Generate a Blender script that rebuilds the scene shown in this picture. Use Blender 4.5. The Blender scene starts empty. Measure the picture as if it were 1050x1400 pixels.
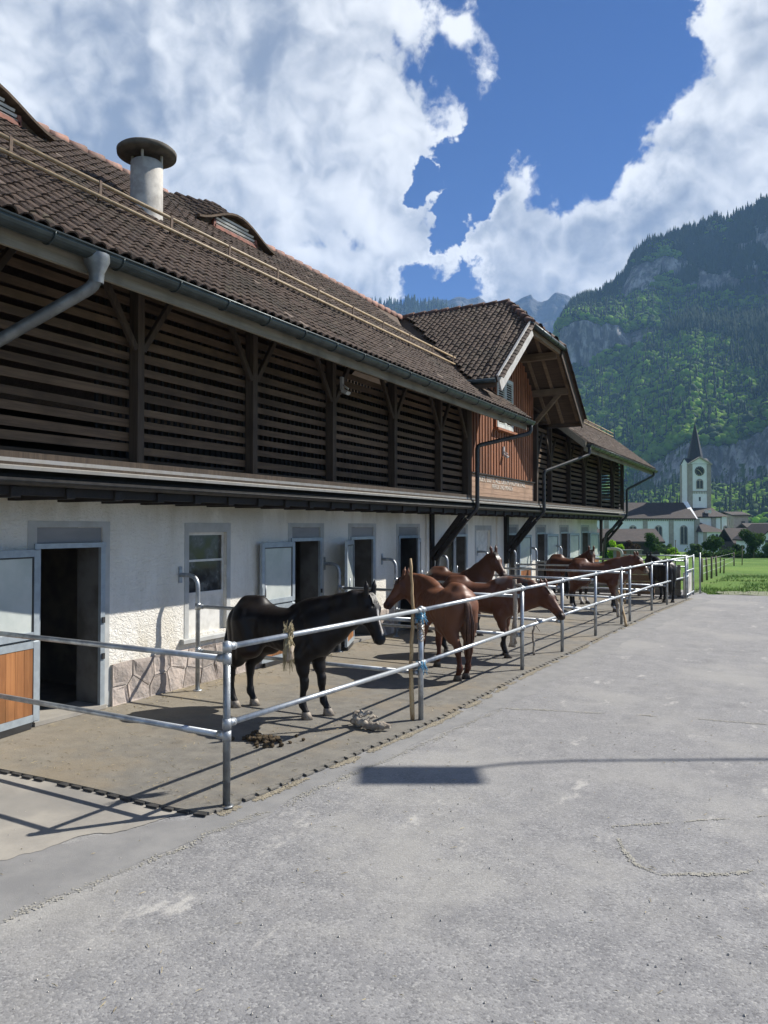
import bpy, math, random
import numpy as np
from mathutils import Vector, Matrix, Quaternion
R = math.radians
rnd = random.Random(7)
nrg = np.random.default_rng(11)
SC = bpy.context.scene
COL = SC.collection

# ------------------------------------------------------------------ camera, light, exposure
CAM_H, YAW, PITCH, FOC = 2.2, R(28.3), math.atan(20 / 1051.0), 1051.0
cd = bpy.data.cameras.new('camera'); cam = bpy.data.objects.new('camera', cd); COL.objects.link(cam)
cd.sensor_fit = 'HORIZONTAL'; cd.sensor_width = 36.0; cd.lens = 36.0 * FOC / 1050.0
cd.clip_start = 0.1; cd.clip_end = 20000
cam.location = (0, 0, CAM_H); cam.rotation_euler = (math.pi / 2 + PITCH, 0, YAW)
SC.camera = cam
SUN_EL, SUN_AZ = R(43.0), R(39.5)          # azimuth from +Y towards +X
sd = bpy.data.lights.new('sun', 'SUN'); sun = bpy.data.objects.new('sun', sd); COL.objects.link(sun)
sd.energy = 5.0; sd.angle = R(0.53); sd.color = (1.0, 0.95, 0.87)
sdir = Vector((math.sin(SUN_AZ) * math.cos(SUN_EL), math.cos(SUN_AZ) * math.cos(SUN_EL), math.sin(SUN_EL)))
sun.rotation_euler = sdir.to_track_quat('Z', 'Y').to_euler(); sun.location = sdir * 60
SC.view_settings.view_transform = 'Standard'; SC.view_settings.look = 'None'
SC.view_settings.gamma = 1.0; SC.view_settings.use_curve_mapping = False
SC.view_settings.exposure = 0.9
SC.cycles.max_bounces = 8; SC.cycles.diffuse_bounces = 3; SC.cycles.glossy_bounces = 3
SC.cycles.transmission_bounces = 6; SC.cycles.volume_bounces = 1; SC.cycles.transparent_max_bounces = 8

# camera-frame helper: the real world point that lies at a given depth on a line of sight (used only for siting far things)
CF = Vector((-math.sin(YAW), math.cos(YAW), 0)); CR = Vector((math.cos(YAW), math.sin(YAW), 0))
def site(px, py, depth):
    return CF * depth + CR * ((px - 525) / FOC * depth) + Vector((0, 0, CAM_H + (720 - py) / FOC * depth))
def azdir(px):
    v = CF + CR * ((px - 525) / FOC)
    return v.normalized(), v.length

# ------------------------------------------------------------------ node helpers
class NT:
    def __init__(s, tree): s.t = tree; s.n = tree.nodes; s.l = tree.links
    def new(s, kind, **kw):
        n = s.n.new(kind)
        for k, v in kw.items(): setattr(n, k, v)
        return n
    def lk(s, a, b): s.l.new(a, b)
    def set(s, n, **kw):
        for k, v in kw.items(): n.inputs[k.replace('_', ' ')].default_value = v
        return n
    def math(s, op, a, b=None, c=None, clamp=False):
        n = s.new('ShaderNodeMath', operation=op); n.use_clamp = clamp
        for i, v in enumerate((a, b, c)):
            if v is None: continue
            if isinstance(v, (int, float)): n.inputs[i].default_value = v
            else: s.lk(v, n.inputs[i])
        return n.outputs[0]
    def vm(s, op, a, b=None):
        n = s.new('ShaderNodeVectorMath', operation=op)
        for i, v in enumerate((a, b)):
            if v is None: continue
            if isinstance(v, (tuple, list)): n.inputs[i].default_value = v
            else: s.lk(v, n.inputs[i])
        return n
    def mapr(s, v, a, b, c=0.0, d=1.0, smooth=True):
        n = s.new('ShaderNodeMapRange'); n.interpolation_type = 'SMOOTHSTEP' if smooth else 'LINEAR'
        s.lk(v, n.inputs['Value'])
        for k, x in (('From Min', a), ('From Max', b), ('To Min', c), ('To Max', d)): n.inputs[k].default_value = x
        return n.outputs['Result']
    def noise(s, vec, scale, detail=4, rough=0.55, dist=0.0, w=False):
        n = s.new('ShaderNodeTexNoise'); s.lk(vec, n.inputs['Vector'])
        n.inputs['Scale'].default_value = scale; n.inputs['Detail'].default_value = detail
        n.inputs['Roughness'].default_value = rough; n.inputs['Distortion'].default_value = dist
        return n.outputs['Fac']
    def mix(s, f, a, b, mode='MIX'):
        n = s.new('ShaderNodeMix', data_type='RGBA', blend_type=mode)
        for i, v in ((0, f), (6, a), (7, b)):
            if isinstance(v, (int, float)): n.inputs[i].default_value = v
            elif isinstance(v, (tuple, list)): n.inputs[i].default_value = (*v[:3], 1)
            else: s.lk(v, n.inputs[i])
        return n.outputs[2]
    def scale_vec(s, vec, sc):
        n = s.new('ShaderNodeMapping'); s.lk(vec, n.inputs['Vector']); n.inputs['Scale'].default_value = sc
        return n.outputs['Vector']

def base_mat(name):
    m = bpy.data.materials.new(name); m.use_nodes = True
    t = NT(m.node_tree); t.n.clear()
    o = t.new('ShaderNodeOutputMaterial'); b = t.new('ShaderNodeBsdfPrincipled')
    t.lk(b.outputs[0], o.inputs['Surface'])
    return m, t, b, o
def coords(t, kind='Object'):
    if kind == 'World': return t.new('ShaderNodeNewGeometry').outputs['Position']
    return t.new('ShaderNodeTexCoord').outputs[kind]
def bump(t, b, height, strength=0.5, dist=0.01):
    n = t.new('ShaderNodeBump'); n.inputs['Strength'].default_value = strength; n.inputs['Distance'].default_value = dist
    t.lk(height, n.inputs['Height']); t.lk(n.outputs['Normal'], b.inputs['Normal']); return n
def rand_piece(t):
    g = t.new('ShaderNodeNewGeometry'); o = t.new('ShaderNodeObjectInfo')
    return t.math('FRACT', t.math('ADD', g.outputs['Random Per Island'], o.outputs['Random']))

def simple(name, c1, c2=None, scale=6.0, rough=0.6, metal=0.0, bmp=0.0, bscale=None, bdist=0.005, kind='Object', stretch=(1, 1, 1),
           vary=0.0, rough2=None, spec=0.5, detail=5, lo=0.35, hi=0.65):
    m, t, b, o = base_mat(name)
    v = t.scale_vec(coords(t, kind), stretch)
    f = t.noise(v, scale, detail)
    col = t.mix(t.mapr(f, lo, hi), c1, c2 or c1)
    if vary:
        r = rand_piece(t)
        hs = t.new('ShaderNodeHueSaturation'); t.lk(col, hs.inputs['Color'])
        t.lk(t.math('MULTIPLY_ADD', r, 2 * vary, 1 - vary), hs.inputs['Value'])
        col = hs.outputs[0]
    t.lk(col, b.inputs['Base Color'])
    b.inputs['Metallic'].default_value = metal; b.inputs['Specular IOR Level'].default_value = spec
    if rough2 is None: b.inputs['Roughness'].default_value = rough
    else: t.lk(t.mapr(f, lo, hi, rough, rough2), b.inputs['Roughness'])
    if bmp:
        bump(t, b, t.noise(v, bscale or scale * 4, 6), bmp, bdist)
    return m

def wood(name, c1, c2, axis='Y', scale=3.0, rough=0.75, vary=0.25, bmp=0.4, dark=(0.5)):
    m, t, b, o = base_mat(name)
    st = {'X': (.06, 1, 1), 'Y': (1, .06, 1), 'Z': (1, 1, .06)}[axis]
    oi = t.new('ShaderNodeObjectInfo'); r = rand_piece(t)
    v0 = coords(t, 'Object')
    off = t.vm('SCALE', (1, 1, 1)); t.lk(t.math('MULTIPLY', r, 37.0), off.inputs['Scale'])
    v = t.vm('ADD', t.scale_vec(v0, st), off.outputs[0]).outputs[0]
    g = t.noise(v, scale * 9, 7, 0.65, 0.4); big = t.noise(v0, scale * .6, 3)
    col = t.mix(t.mapr(g, .3, .72), c1, c2)
    col = t.mix(t.mapr(big, .45, .75), col, tuple(x * dark for x in c1))
    hs = t.new('ShaderNodeHueSaturation'); t.lk(col, hs.inputs['Color'])
    t.lk(t.math('MULTIPLY_ADD', r, 2 * vary, 1 - vary), hs.inputs['Value'])
    t.lk(hs.outputs[0], b.inputs['Base Color']); b.inputs['Roughness'].default_value = rough
    b.inputs['Specular IOR Level'].default_value = 0.3
    bump(t, b, g, bmp, .004)
    return m

# ------------------------------------------------------------------ world: clear sky with cumulus
def build_world():
    w = bpy.data.worlds.new('World'); SC.world = w; w.use_nodes = True
    t = NT(w.node_tree); t.n.clear()
    out = t.new('ShaderNodeOutputWorld'); bg = t.new('ShaderNodeBackground')
    sky = t.new('ShaderNodeTexSky', sky_type='NISHITA'); sky.sun_disc = False
    sky.sun_elevation = SUN_EL; sky.sun_rotation = SUN_AZ; sky.altitude = 400; sky.air_density = 1.0; sky.dust_density = 0.25; sky.ozone_density = 2.2
    SKY = 0.05
    d = t.new('ShaderNodeTexCoord').outputs['Generated']
    d = t.vm('NORMALIZE', d).outputs[0]
    # cumulus banks: directions (photo columns / rows turned into bearings) with their angular radius
    banks = [(60, 170, 290), (270, 60, 270), (450, 60, 180), (390, 235, 200), (470, 345, 150), (220, 310, 240), (-260, 150, 420), (588, 75, 112), (575, 150, 75), (560, 240, 62), (560, 320, 60),
             (615, 350, 34), (1010, 200, 165), (905, 320, 150), (718, 262, 75), (800, 355, 130), (1000, 80, 85), (1200, 120, 240), (690, 395, 60), (575, 416, 24), (668, 305, 34)]
    holes = [(775, 40, 160), (780, 150, 95), (590, 392, 42), (585, 232, 24), (660, 215, 42), (640, 268, 30), (628, 310, 24), (638, 388, 34)]
    wn = t.new('ShaderNodeTexNoise'); t.lk(d, wn.inputs['Vector']); wn.inputs['Scale'].default_value = 7.0; wn.inputs['Detail'].default_value = 6; wn.inputs['Roughness'].default_value = .6
    ws = t.vm('SCALE', t.vm('SUBTRACT', wn.outputs['Color'], (.5, .5, .5)).outputs[0]); ws.inputs['Scale'].default_value = 0.20
    dirw = t.vm('NORMALIZE', t.vm('ADD', d, ws.outputs[0]).outputs[0]).outputs[0]
    def blob(px, py, r):
        v = CF + CR * ((px - 525) / FOC) + Vector((0, 0, (720 - py) / FOC))
        k = v.length; v.normalize(); a = math.atan(r / FOC / k)
        dot = t.vm('DOT_PRODUCT', dirw, tuple(v)).outputs['Value']
        return t.mapr(dot, math.cos(a * 1.5), math.cos(a * 0.4))
    m = None
    for b_ in banks:
        x = blob(*b_); m = x if m is None else t.math('MAXIMUM', m, x)
    h = None
    for b_ in holes:
        x = blob(*b_); h = x if h is None else t.math('MAXIMUM', h, x)
    # beyond those banks: noise-made broken cumulus, thinned out of view to lower ambient light
    vf = t.vm('DOT_PRODUCT', d, tuple((CF + Vector((0, 0, .35))).normalized())).outputs['Value']
    wide = t.mapr(t.noise(d, 2.3, 3), .48, .62)
    side = t.mapr(vf, .82, .70)
    m = t.math('MAXIMUM', m, t.math('MULTIPLY', wide, side))
    m = t.math('SUBTRACT', m, t.math('MULTIPLY', h, .75))
    w2n = t.new('ShaderNodeTexNoise'); t.lk(d, w2n.inputs['Vector']); w2n.inputs['Scale'].default_value = 16.0; w2n.inputs['Detail'].default_value = 3
    w2 = t.vm('SCALE', t.vm('SUBTRACT', w2n.outputs['Color'], (.5, .5, .5)).outputs[0]); w2.inputs['Scale'].default_value = .035
    dp = t.vm('ADD', d, w2.outputs[0]).outputs[0]
    def puff(vec, n=3):       # rounded heads with sharp creases between them, over a ragged base
        s_ = None
        for sc_, am in ((8.0, .62), (19.0, .36), (43.0, .20), (95.0, .11))[:n]:
            q = t.math('ABSOLUTE', t.math('SUBTRACT', t.noise(vec, sc_, 0), .5)); q = t.math('MULTIPLY', q, 2.6 * am)
            s_ = q if s_ is None else t.math('ADD', s_, q)
        return t.math('SUBTRACT', s_, .34)
    rag = t.math('MULTIPLY', t.math('SUBTRACT', t.noise(dp, 6.0, 9, .64), .5), 1.9)
    pf = puff(dp, 4)
    den = t.math('ADD', m, t.math('ADD', rag, t.math('MULTIPLY', pf, .55)))
    alpha = t.mapr(den, .42, .68)
    # light through the cloud: the same puffs looked up a step towards the sun tell lit heads from grey hollows
    lit = t.math('SUBTRACT', puff(dp, 3), puff(t.vm('ADD', dp, tuple(sdir * 0.03)).outputs[0], 3))
    bigc = t.noise(dp, 3.1, 8, .62)
    thick = t.math('MULTIPLY', t.mapr(den, .50, 1.5), t.mapr(bigc, .30, .68))
    soft = t.math('MULTIPLY', t.math('SUBTRACT', t.noise(dp, 11.0, 8, .62), .5), .55)
    shade = t.math('SUBTRACT', t.math('MULTIPLY_ADD', thick, 1.30, .10), t.math('MULTIPLY_ADD', lit, 1.15, t.math('MULTIPLY_ADD', pf, .50, soft)))
    shade = t.mapr(shade, -.30, 1.30)
    ccol = t.mix(shade, (.58, .585, .59), (.150, .175, .228))
    skyc = t.vm('SCALE', sky.outputs[0]); skyc.inputs['Scale'].default_value = SKY
    tint = t.mix(1.0, skyc.outputs[0], (.145, .385, .86), 'MULTIPLY')
    t.lk(t.mix(alpha, tint, ccol), bg.inputs['Color']); bg.inputs['Strength'].default_value = 1.0
    t.lk(bg.outputs[0], out.inputs['Surface'])
build_world()

# ------------------------------------------------------------------ object helpers
def tag(o, label=None, cat=None, group=None, kind=None):
    if label: o['label'] = label
    if cat: o['category'] = cat
    if group: o['group'] = group
    if kind: o['kind'] = kind
    return o
def empty(name, loc=(0, 0, 0), rz=0.0, label=None, cat=None, group=None):
    o = bpy.data.objects.new(name, None); COL.objects.link(o); o.location = loc; o.rotation_euler = (0, 0, rz)
    o.empty_display_size = .2
    return tag(o, label, cat, group)
def link(name, me, mat=None, parent=None, loc=None, rot=None):
    o = bpy.data.objects.new(name, me)
    if mat is not None and len(me.materials) == 0: me.materials.append(mat)
    COL.objects.link(o)
    if parent is not None: o.parent = parent
    if loc is not None: o.location = loc
    if rot is not None: o.rotation_euler = rot
    return o
def np_mesh(name, verts, faces, mat=None, smooth=False):
    me = bpy.data.meshes.new(name); me.from_pydata([tuple(v) for v in verts], [], [tuple(int(i) for i in f) for f in faces])
    if mat is not None: me.materials.append(mat)
    if smooth: me.polygons.foreach_set('use_smooth', [True] * len(me.polygons))
    me.update(); return me
def fast_mesh(name, V, Q, mat=None, smooth=False):
    V = np.asarray(V, np.float32); Q = np.asarray(Q, np.int32); k = Q.shape[1]
    me = bpy.data.meshes.new(name); me.vertices.add(len(V)); me.vertices.foreach_set('co', V.ravel())
    me.loops.add(Q.size); me.loops.foreach_set('vertex_index', Q.ravel())
    me.polygons.add(len(Q)); me.polygons.foreach_set('loop_start', np.arange(0, Q.size, k, dtype=np.int32))
    if smooth: me.polygons.foreach_set('use_smooth', np.ones(len(Q), bool))
    if mat is not None: me.materials.append(mat)
    me.update(calc_edges=True); me.validate(); return me

class MB:
    def __init__(s): s.v = []; s.f = []; s.sm = []
    def add(s, vs, fs, smooth=False):
        o = len(s.v); s.v += [tuple(x) for x in vs]; s.f += [tuple(i + o for i in f) for f in fs]; s.sm += [smooth] * len(fs); return s
    def box(s, x0, x1, y0, y1, z0, z1, bev=0.0):
        x0, x1 = sorted((x0, x1)); y0, y1 = sorted((y0, y1)); z0, z1 = sorted((z0, z1))
        if bev <= 0:
            vs = [(x, y, z) for z in (z0, z1) for y in (y0, y1) for x in (x0, x1)]
            return s.add(vs, [(0, 2, 3, 1), (4, 5, 7, 6), (0, 1, 5, 4), (2, 6, 7, 3), (0, 4, 6, 2), (1, 3, 7, 5)])
        return s.bar((( x0 + x1) / 2, y0, (z0 + z1) / 2), ((x0 + x1) / 2, y1, (z0 + z1) / 2), x1 - x0, z1 - z0, bev)
    def bar(s, p, q, w, h, bev=0.0, up=(0, 0, 1)):
        p = Vector(p); q = Vector(q); d = (q - p).normalized(); u = Vector(up)
        if abs(d.dot(u)) > .99: u = Vector((1, 0, 0))
        r = d.cross(u).normalized(); u = r.cross(d)
        if bev <= 0:
            pr = [(-w / 2, -h / 2), (w / 2, -h / 2), (w / 2, h / 2), (-w / 2, h / 2)]
        else:
            e = bev; pr = [(-w / 2 + e, -h / 2), (w / 2 - e, -h / 2), (w / 2, -h / 2 + e), (w / 2, h / 2 - e), (w / 2 - e, h / 2), (-w / 2 + e, h / 2), (-w / 2, h / 2 - e), (-w / 2, -h / 2 + e)]
        n = len(pr)
        vs = [p + r * a + u * b for a, b in pr] + [q + r * a + u * b for a, b in pr]
        fs = [(i, i + n, (i + 1) % n + n, (i + 1) % n) for i in range(n)] + [tuple(range(n)), tuple(range(2 * n - 1, n - 1, -1))]
        return s.add(vs, fs)
    def tube(s, path, r, n=10, cap=True, smooth=True):
        P = [Vector(p) for p in path]; rr = r if isinstance(r, (list, tuple)) else [r] * len(P)
        vs = []; prev = None
        for i, p in enumerate(P):
            d = (P[min(i + 1, len(P) - 1)] - P[max(i - 1, 0)]).normalized()
            if prev is None:
                u = Vector((0, 0, 1)) if abs(d.z) < .9 else Vector((1, 0, 0))
                a = d.cross(u).normalized()
            else:
                a = (prev - d * prev.dot(d)).normalized()
            prev = a; b = d.cross(a)
            vs += [p + (a * math.cos(2 * math.pi * k / n) + b * math.sin(2 * math.pi * k / n)) * rr[i] for k in range(n)]
        fs = [(i * n + k, i * n + (k + 1) % n, (i + 1) * n + (k + 1) % n, (i + 1) * n + k) for i in range(len(P) - 1) for k in range(n)]
        s.add(vs, fs, smooth)
        if cap:
            o = len(s.v) - len(vs)
            s.f.append(tuple(o + k for k in range(n - 1, -1, -1))); s.f.append(tuple(o + (len(P) - 1) * n + k for k in range(n))); s.sm += [False, False]
        return s
    def lathe(s, prof, c=(0, 0, 0), n=24, smooth=True):
        vs = [(c[0] + r * math.cos(2 * math.pi * k / n), c[1] + r * math.sin(2 * math.pi * k / n), c[2] + z) for r, z in prof for k in range(n)]
        fs = [(i * n + k, i * n + (k + 1) % n, (i + 1) * n + (k + 1) % n, (i + 1) * n + k) for i in range(len(prof) - 1) for k in range(n)]
        return s.add(vs, fs, smooth)
    def prism(s, poly, vec):
        n = len(poly); v = Vector(vec); a = [Vector(p) for p in poly]
        return s.add(a + [p + v for p in a], [tuple(range(n - 1, -1, -1)), tuple(range(n, 2 * n))] + [(i, (i + 1) % n, (i + 1) % n + n, i + n) for i in range(n)])
    def mesh(s, name, mat=None):
        me = np_mesh(name, s.v, s.f, mat); me.polygons.foreach_set('use_smooth', s.sm); me.update(); return me
    def build(s, name, mat=None, parent=None, loc=None):
        import bmesh
        me = s.mesh(name, mat); bm = bmesh.new(); bm.from_mesh(me); bmesh.ops.recalc_face_normals(bm, faces=bm.faces); bm.to_mesh(me); bm.free()
        return link(name, me, None, parent, loc)
def copy_tree(o, parent=None):
    c = o.copy(); COL.objects.link(c)
    if parent is not None: c.parent = parent
    for ch in list(o.children): copy_tree(ch, c)
    return c
def bend(p, q, r, rad=.15, n=6):     # rounded corner between three points
    p, q, r = Vector(p), Vector(q), Vector(r); a = q + (p - q).normalized() * rad; b = q + (r - q).normalized() * rad
    return [a * (1 - t) ** 2 + q * 2 * t * (1 - t) + b * t * t for t in [i / n for i in range(n + 1)]]

# numpy value noise
def _h(ix, iy, seed):
    n = (ix.astype(np.int64) * 374761393 + iy.astype(np.int64) * 668265263 + seed * 974711) & 0xffffffff
    n = ((n ^ (n >> 13)) * 1274126177) & 0xffffffff
    return ((n ^ (n >> 16)) & 0xffff) / 65535.0
def vnoise(x, y, seed=0):
    x = np.asarray(x, float); y = np.asarray(y, float)
    ix, iy = np.floor(x), np.floor(y); fx, fy = x - ix, y - iy
    fx = fx * fx * fx * (fx * (fx * 6 - 15) + 10); fy = fy * fy * fy * (fy * (fy * 6 - 15) + 10)
    a, b, c, d = _h(ix, iy, seed), _h(ix + 1, iy, seed), _h(ix, iy + 1, seed), _h(ix + 1, iy + 1, seed)
    return (a * (1 - fx) + b * fx) * (1 - fy) + (c * (1 - fx) + d * fx) * fy
def fbm(x, y, o=5, seed=0, g=.5):
    s = 0; a = 1; n = 0
    for i in range(o):
        s = s + a * vnoise(np.asarray(x) * 2 ** i, np.asarray(y) * 2 ** i, seed + i * 17); n += a; a *= g
    return s / n
def ridged(x, y, o=5, seed=0):
    s = 0; a = 1; n = 0
    for i in range(o):
        s = s + a * (1 - np.abs(2 * vnoise(np.asarray(x) * 2 ** i, np.asarray(y) * 2 ** i, seed + i * 13) - 1)); n += a; a *= .5
    return s / n

# ------------------------------------------------------------------ materials
M = {}
def make_materials():
    # asphalt
    m, t, b, o = base_mat('asphalt'); p = coords(t, 'World')
    sp = t.new('ShaderNodeTexVoronoi'); t.lk(p, sp.inputs['Vector']); sp.inputs['Scale'].default_value = 78.0
    sep = t.new('ShaderNodeSeparateColor'); t.lk(sp.outputs['Color'], sep.inputs[0])
    r1 = sep.outputs[0]
    big = t.noise(p, .55, 6, .62); mid = t.noise(p, 4.0, 6, .65); fin = t.noise(p, 130.0, 4, .7)
    c = t.mix(t.mapr(mid, .3, .75), (.180, .180, .184), (.255, .253, .252))
    c = t.mix(t.math('MULTIPLY', t.mapr(r1, .72, .98), .42), c, (.40, .395, .38))
    c = t.mix(t.math('MULTIPLY', t.mapr(r1, .28, .05), .50), c, (.085, .085, .09))
    c = t.mix(t.math('MULTIPLY', t.mapr(fin, .58, .75), .35), c, (.13, .13, .135))
    c = t.mix(t.math('MULTIPLY', t.mapr(big, .45, .66), .58), c, (.32, .312, .29))
    sx = t.new('ShaderNodeSeparateXYZ'); t.lk(p, sx.inputs[0])
    far = t.math('MULTIPLY', t.mapr(sx.outputs[1], 3.5, 9.0), .30)
    c = t.mix(far, c, (.235, .23, .225))
    stv = t.noise(t.scale_vec(p, (1, .5, 1)), 2.6, 6, .68); c = t.mix(t.math('MULTIPLY', t.mapr(stv, .60, .70), .55), c, (.46, .445, .41))
    dk = t.noise(p, .9, 6, .65); c = t.mix(t.math('MULTIPLY', t.mapr(dk, .56, .70), .38), c, (.13, .13, .135))
    ty = t.noise(t.scale_vec(p, (1.7, .16, 1)), 1.0, 6, .6); c = t.mix(t.math('MULTIPLY', t.mapr(ty, .56, .70), .18), c, (.13, .13, .132))
    t.lk(c, b.inputs['Base Color']); b.inputs['Roughness'].default_value = .9; b.inputs['Specular IOR Level'].default_value = .2
    hgt = t.math('ADD', t.math('MULTIPLY', sp.outputs['Distance'], -.6), t.math('MULTIPLY', fin, .9)); bump(t, b, hgt, .5, .006)
    M['asphalt'] = m
    m, t, b, o = base_mat('asphalt_strip'); p = coords(t, 'World')
    mid = t.noise(p, 3.0, 7, .65); fin = t.noise(p, 160, 4, .7)
    c = t.mix(t.mapr(mid, .3, .72), (.168, .168, .168), (.225, .222, .216)); c = t.mix(t.math('MULTIPLY', t.mapr(fin, .58, .72), .5), c, (.33, .32, .30))
    t.lk(c, b.inputs['Base Color']); b.inputs['Roughness'].default_value = .9; bump(t, b, fin, .5, .005); M['strip'] = m
    M['sand'] = simple('sand_dust', (.27, .235, .17), (.19, .17, .13), 30, .95, bmp=.6, kind='World')
    M['gravelly'] = simple('gravel_and_dry_grass', (.20, .19, .15), (.12, .15, .06), 9, .95, bmp=.8, kind='World')
    M['sandpale'] = simple('pale_grit', (.33, .315, .265), (.25, .24, .21), 24, .95, bmp=.6, kind='World')
    # concrete
    m, t, b, o = base_mat('concrete'); p = coords(t, 'World'); a = t.noise(p, 1.3, 7, .65); f = t.noise(p, 60, 5, .7); w = t.noise(p, .8, 3)
    c = t.mix(t.mapr(a, .3, .7), (.21, .198, .178), (.32, .298, .258)); c = t.mix(t.math('MULTIPLY', t.mapr(w, .55, .65), .5), c, (.17, .165, .155))
    t.lk(c, b.inputs['Base Color']); b.inputs['Roughness'].default_value = .88; bump(t, b, f, .4, .004); M['concrete'] = m
    # rubber mat, trodden dirt
    m, t, b, o = base_mat('rubber_mat'); p = coords(t, 'World'); a = t.noise(p, .75, 7, .62); bb = t.noise(p, 5, 6, .65); f = t.noise(t.scale_vec(p, (1, 1, 1)), 95, 4, .7)
    c = t.mix(t.mapr(bb, .25, .75), (.118, .112, .100), (.185, .174, .150))
    c = t.mix(t.math('MULTIPLY', t.mapr(a, .48, .66), .55), c, (.215, .170, .108))
    sx = t.new('ShaderNodeSeparateXYZ'); t.lk(p, sx.inputs[0])
    c = t.mix(t.math('MULTIPLY', t.mapr(sx.outputs[0], -5.3, -6.9), .28), c, (.29, .235, .15))
    c = t.mix(t.math('MULTIPLY', t.mapr(f, .56, .72), .6), c, (.29, .265, .205)); f3 = t.noise(p, 38, 5, .7); c = t.mix(t.math('MULTIPLY', t.mapr(f3, .54, .68), .5), c, (.075, .068, .056)); sp_ = t.noise(p, 1.9, 7, .7); c = t.mix(t.math('MULTIPLY', t.mapr(sp_, .56, .68), .5), c, (.085, .078, .066))
    t.lk(c, b.inputs['Base Color']); b.inputs['Roughness'].default_value = .8; bump(t, b, t.math('ADD', f, bb), .55, .006); M['mat'] = m
    M['rubber'] = simple('bare_rubber', (.02, .02, .02), (.04, .038, .035), 12, .85, bmp=.3)
    # grass
    m, t, b, o = base_mat('grass'); p = coords(t, 'World'); a = t.noise(p, .12, 6, .6); f = t.noise(p, 9, 6, .7); br = t.noise(p, .35, 6, .65)
    c = t.mix(t.mapr(a, .35, .65), (.055, .125, .020), (.115, .20, .036)); c = t.mix(t.math('MULTIPLY', t.mapr(f, .4, .7), .55), c, (.16, .235, .05))
    c = t.mix(t.math('MULTIPLY', t.mapr(br, .52, .68), .45), c, (.15, .165, .06))
    t.lk(c, b.inputs['Base Color']); b.inputs['Roughness'].default_value = .9; b.inputs['Specular IOR Level'].default_value = .15; bump(t, b, f, .8, .08); M['grass'] = m
    M['blade'] = simple('grass_blade', (.11, .21, .03), (.19, .28, .06), 2.5, .75, vary=.35)
    # plaster
    m, t, b, o = base_mat('plaster'); p = coords(t, 'World')
    pw = t.noise(t.scale_vec(p, (1, 1, 1.5)), 13, 5, .6, 1.6); f = t.noise(p, 90, 4, .7); st = t.noise(t.scale_vec(p, (1, 1, .35)), 1.3, 6, .65)
    sx = t.new('ShaderNodeSeparateXYZ'); t.lk(p, sx.inputs[0])
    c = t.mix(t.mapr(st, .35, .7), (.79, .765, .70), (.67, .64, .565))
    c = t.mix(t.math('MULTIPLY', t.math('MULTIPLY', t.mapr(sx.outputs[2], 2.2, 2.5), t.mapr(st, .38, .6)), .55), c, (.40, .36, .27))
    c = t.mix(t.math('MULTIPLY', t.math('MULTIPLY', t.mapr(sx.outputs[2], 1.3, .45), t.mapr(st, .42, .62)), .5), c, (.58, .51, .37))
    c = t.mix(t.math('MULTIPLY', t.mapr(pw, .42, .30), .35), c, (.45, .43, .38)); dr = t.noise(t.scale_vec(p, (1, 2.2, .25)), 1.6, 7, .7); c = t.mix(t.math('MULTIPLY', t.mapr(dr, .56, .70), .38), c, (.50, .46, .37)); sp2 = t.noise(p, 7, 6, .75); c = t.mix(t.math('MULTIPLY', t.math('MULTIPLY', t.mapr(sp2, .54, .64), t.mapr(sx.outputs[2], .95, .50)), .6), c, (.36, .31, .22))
    t.lk(c, b.inputs['Base Color']); b.inputs['Roughness'].default_value = .92; b.inputs['Specular IOR Level'].default_value = .2
    bump(t, b, t.math('ADD', t.math('MULTIPLY', pw, 1.0), t.math('MULTIPLY', f, .15)), .75, .034); M['plaster'] = m
    M['surround'] = simple('painted_surround', (.44, .45, .44), (.37, .375, .36), 5, .8, bmp=.25, bscale=40, kind='World')
    M['lintel'] = simple('lintel_board', (.20, .205, .21), (.26, .262, .265), 4, .7, bmp=.2, kind='World', stretch=(1, .2, 1))
    M['jamb'] = simple('jamb_shade_and_dirt', (.135, .13, .12), (.075, .07, .06), 3, .8, bmp=.4, kind='World')  # dark tone puts the shade of the unlit reveal, and dirt, into the colour
    M['stone'] = simple('plinth_stone', (.46, .39, .34), (.34, .30, .27), 7, .88, bmp=.9, bscale=22, bdist=.015, vary=.28)
    M['mortar'] = simple('mortar', (.46, .43, .38), (.33, .31, .27), 14, .95, bmp=.8, kind='World', bdist=.015)
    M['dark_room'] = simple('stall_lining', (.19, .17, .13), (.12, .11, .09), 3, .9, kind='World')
    M['stall_plank'] = wood('stall_plank', (.42, .35, .21), (.28, .22, .13), 'Y')
    M['galv'] = simple('galvanised_steel', (.45, .48, .50), (.29, .31, .33), 9, .42, metal=.75, bmp=.12, bscale=120, bdist=.002, rough2=.55, kind='World')
    M['doorframe'] = simple('door_frame_steel', (.36, .41, .44), (.30, .34, .37), 9, .5, metal=.35, bmp=.1, kind='World')
    m, t, b, o = base_mat('milky_glass'); p = coords(t, 'World'); a = t.noise(p, 3.2, 5)
    t.lk(t.mix(t.mapr(a, .3, .7), (.50, .55, .53), (.62, .66, .63)), b.inputs['Base Color']); b.inputs['Roughness'].default_value = .22
    b.inputs['Transmission Weight'].default_value = .25; M['milky'] = m
    m, t, b, o = base_mat('window_glass'); b.inputs['Base Color'].default_value = (.05, .055, .055, 1); b.inputs['Roughness'].default_value = .12; b.inputs['Specular IOR Level'].default_value = .6
    p = coords(t, 'World'); a = t.noise(p, 6, 4); t.lk(t.mix(t.mapr(a, .4, .7), (.03, .033, .033), (.085, .09, .085)), b.inputs['Base Color']); t.lk(t.mapr(a, .3, .7, .08, .3), b.inputs['Roughness']); M['glass'] = m
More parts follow.
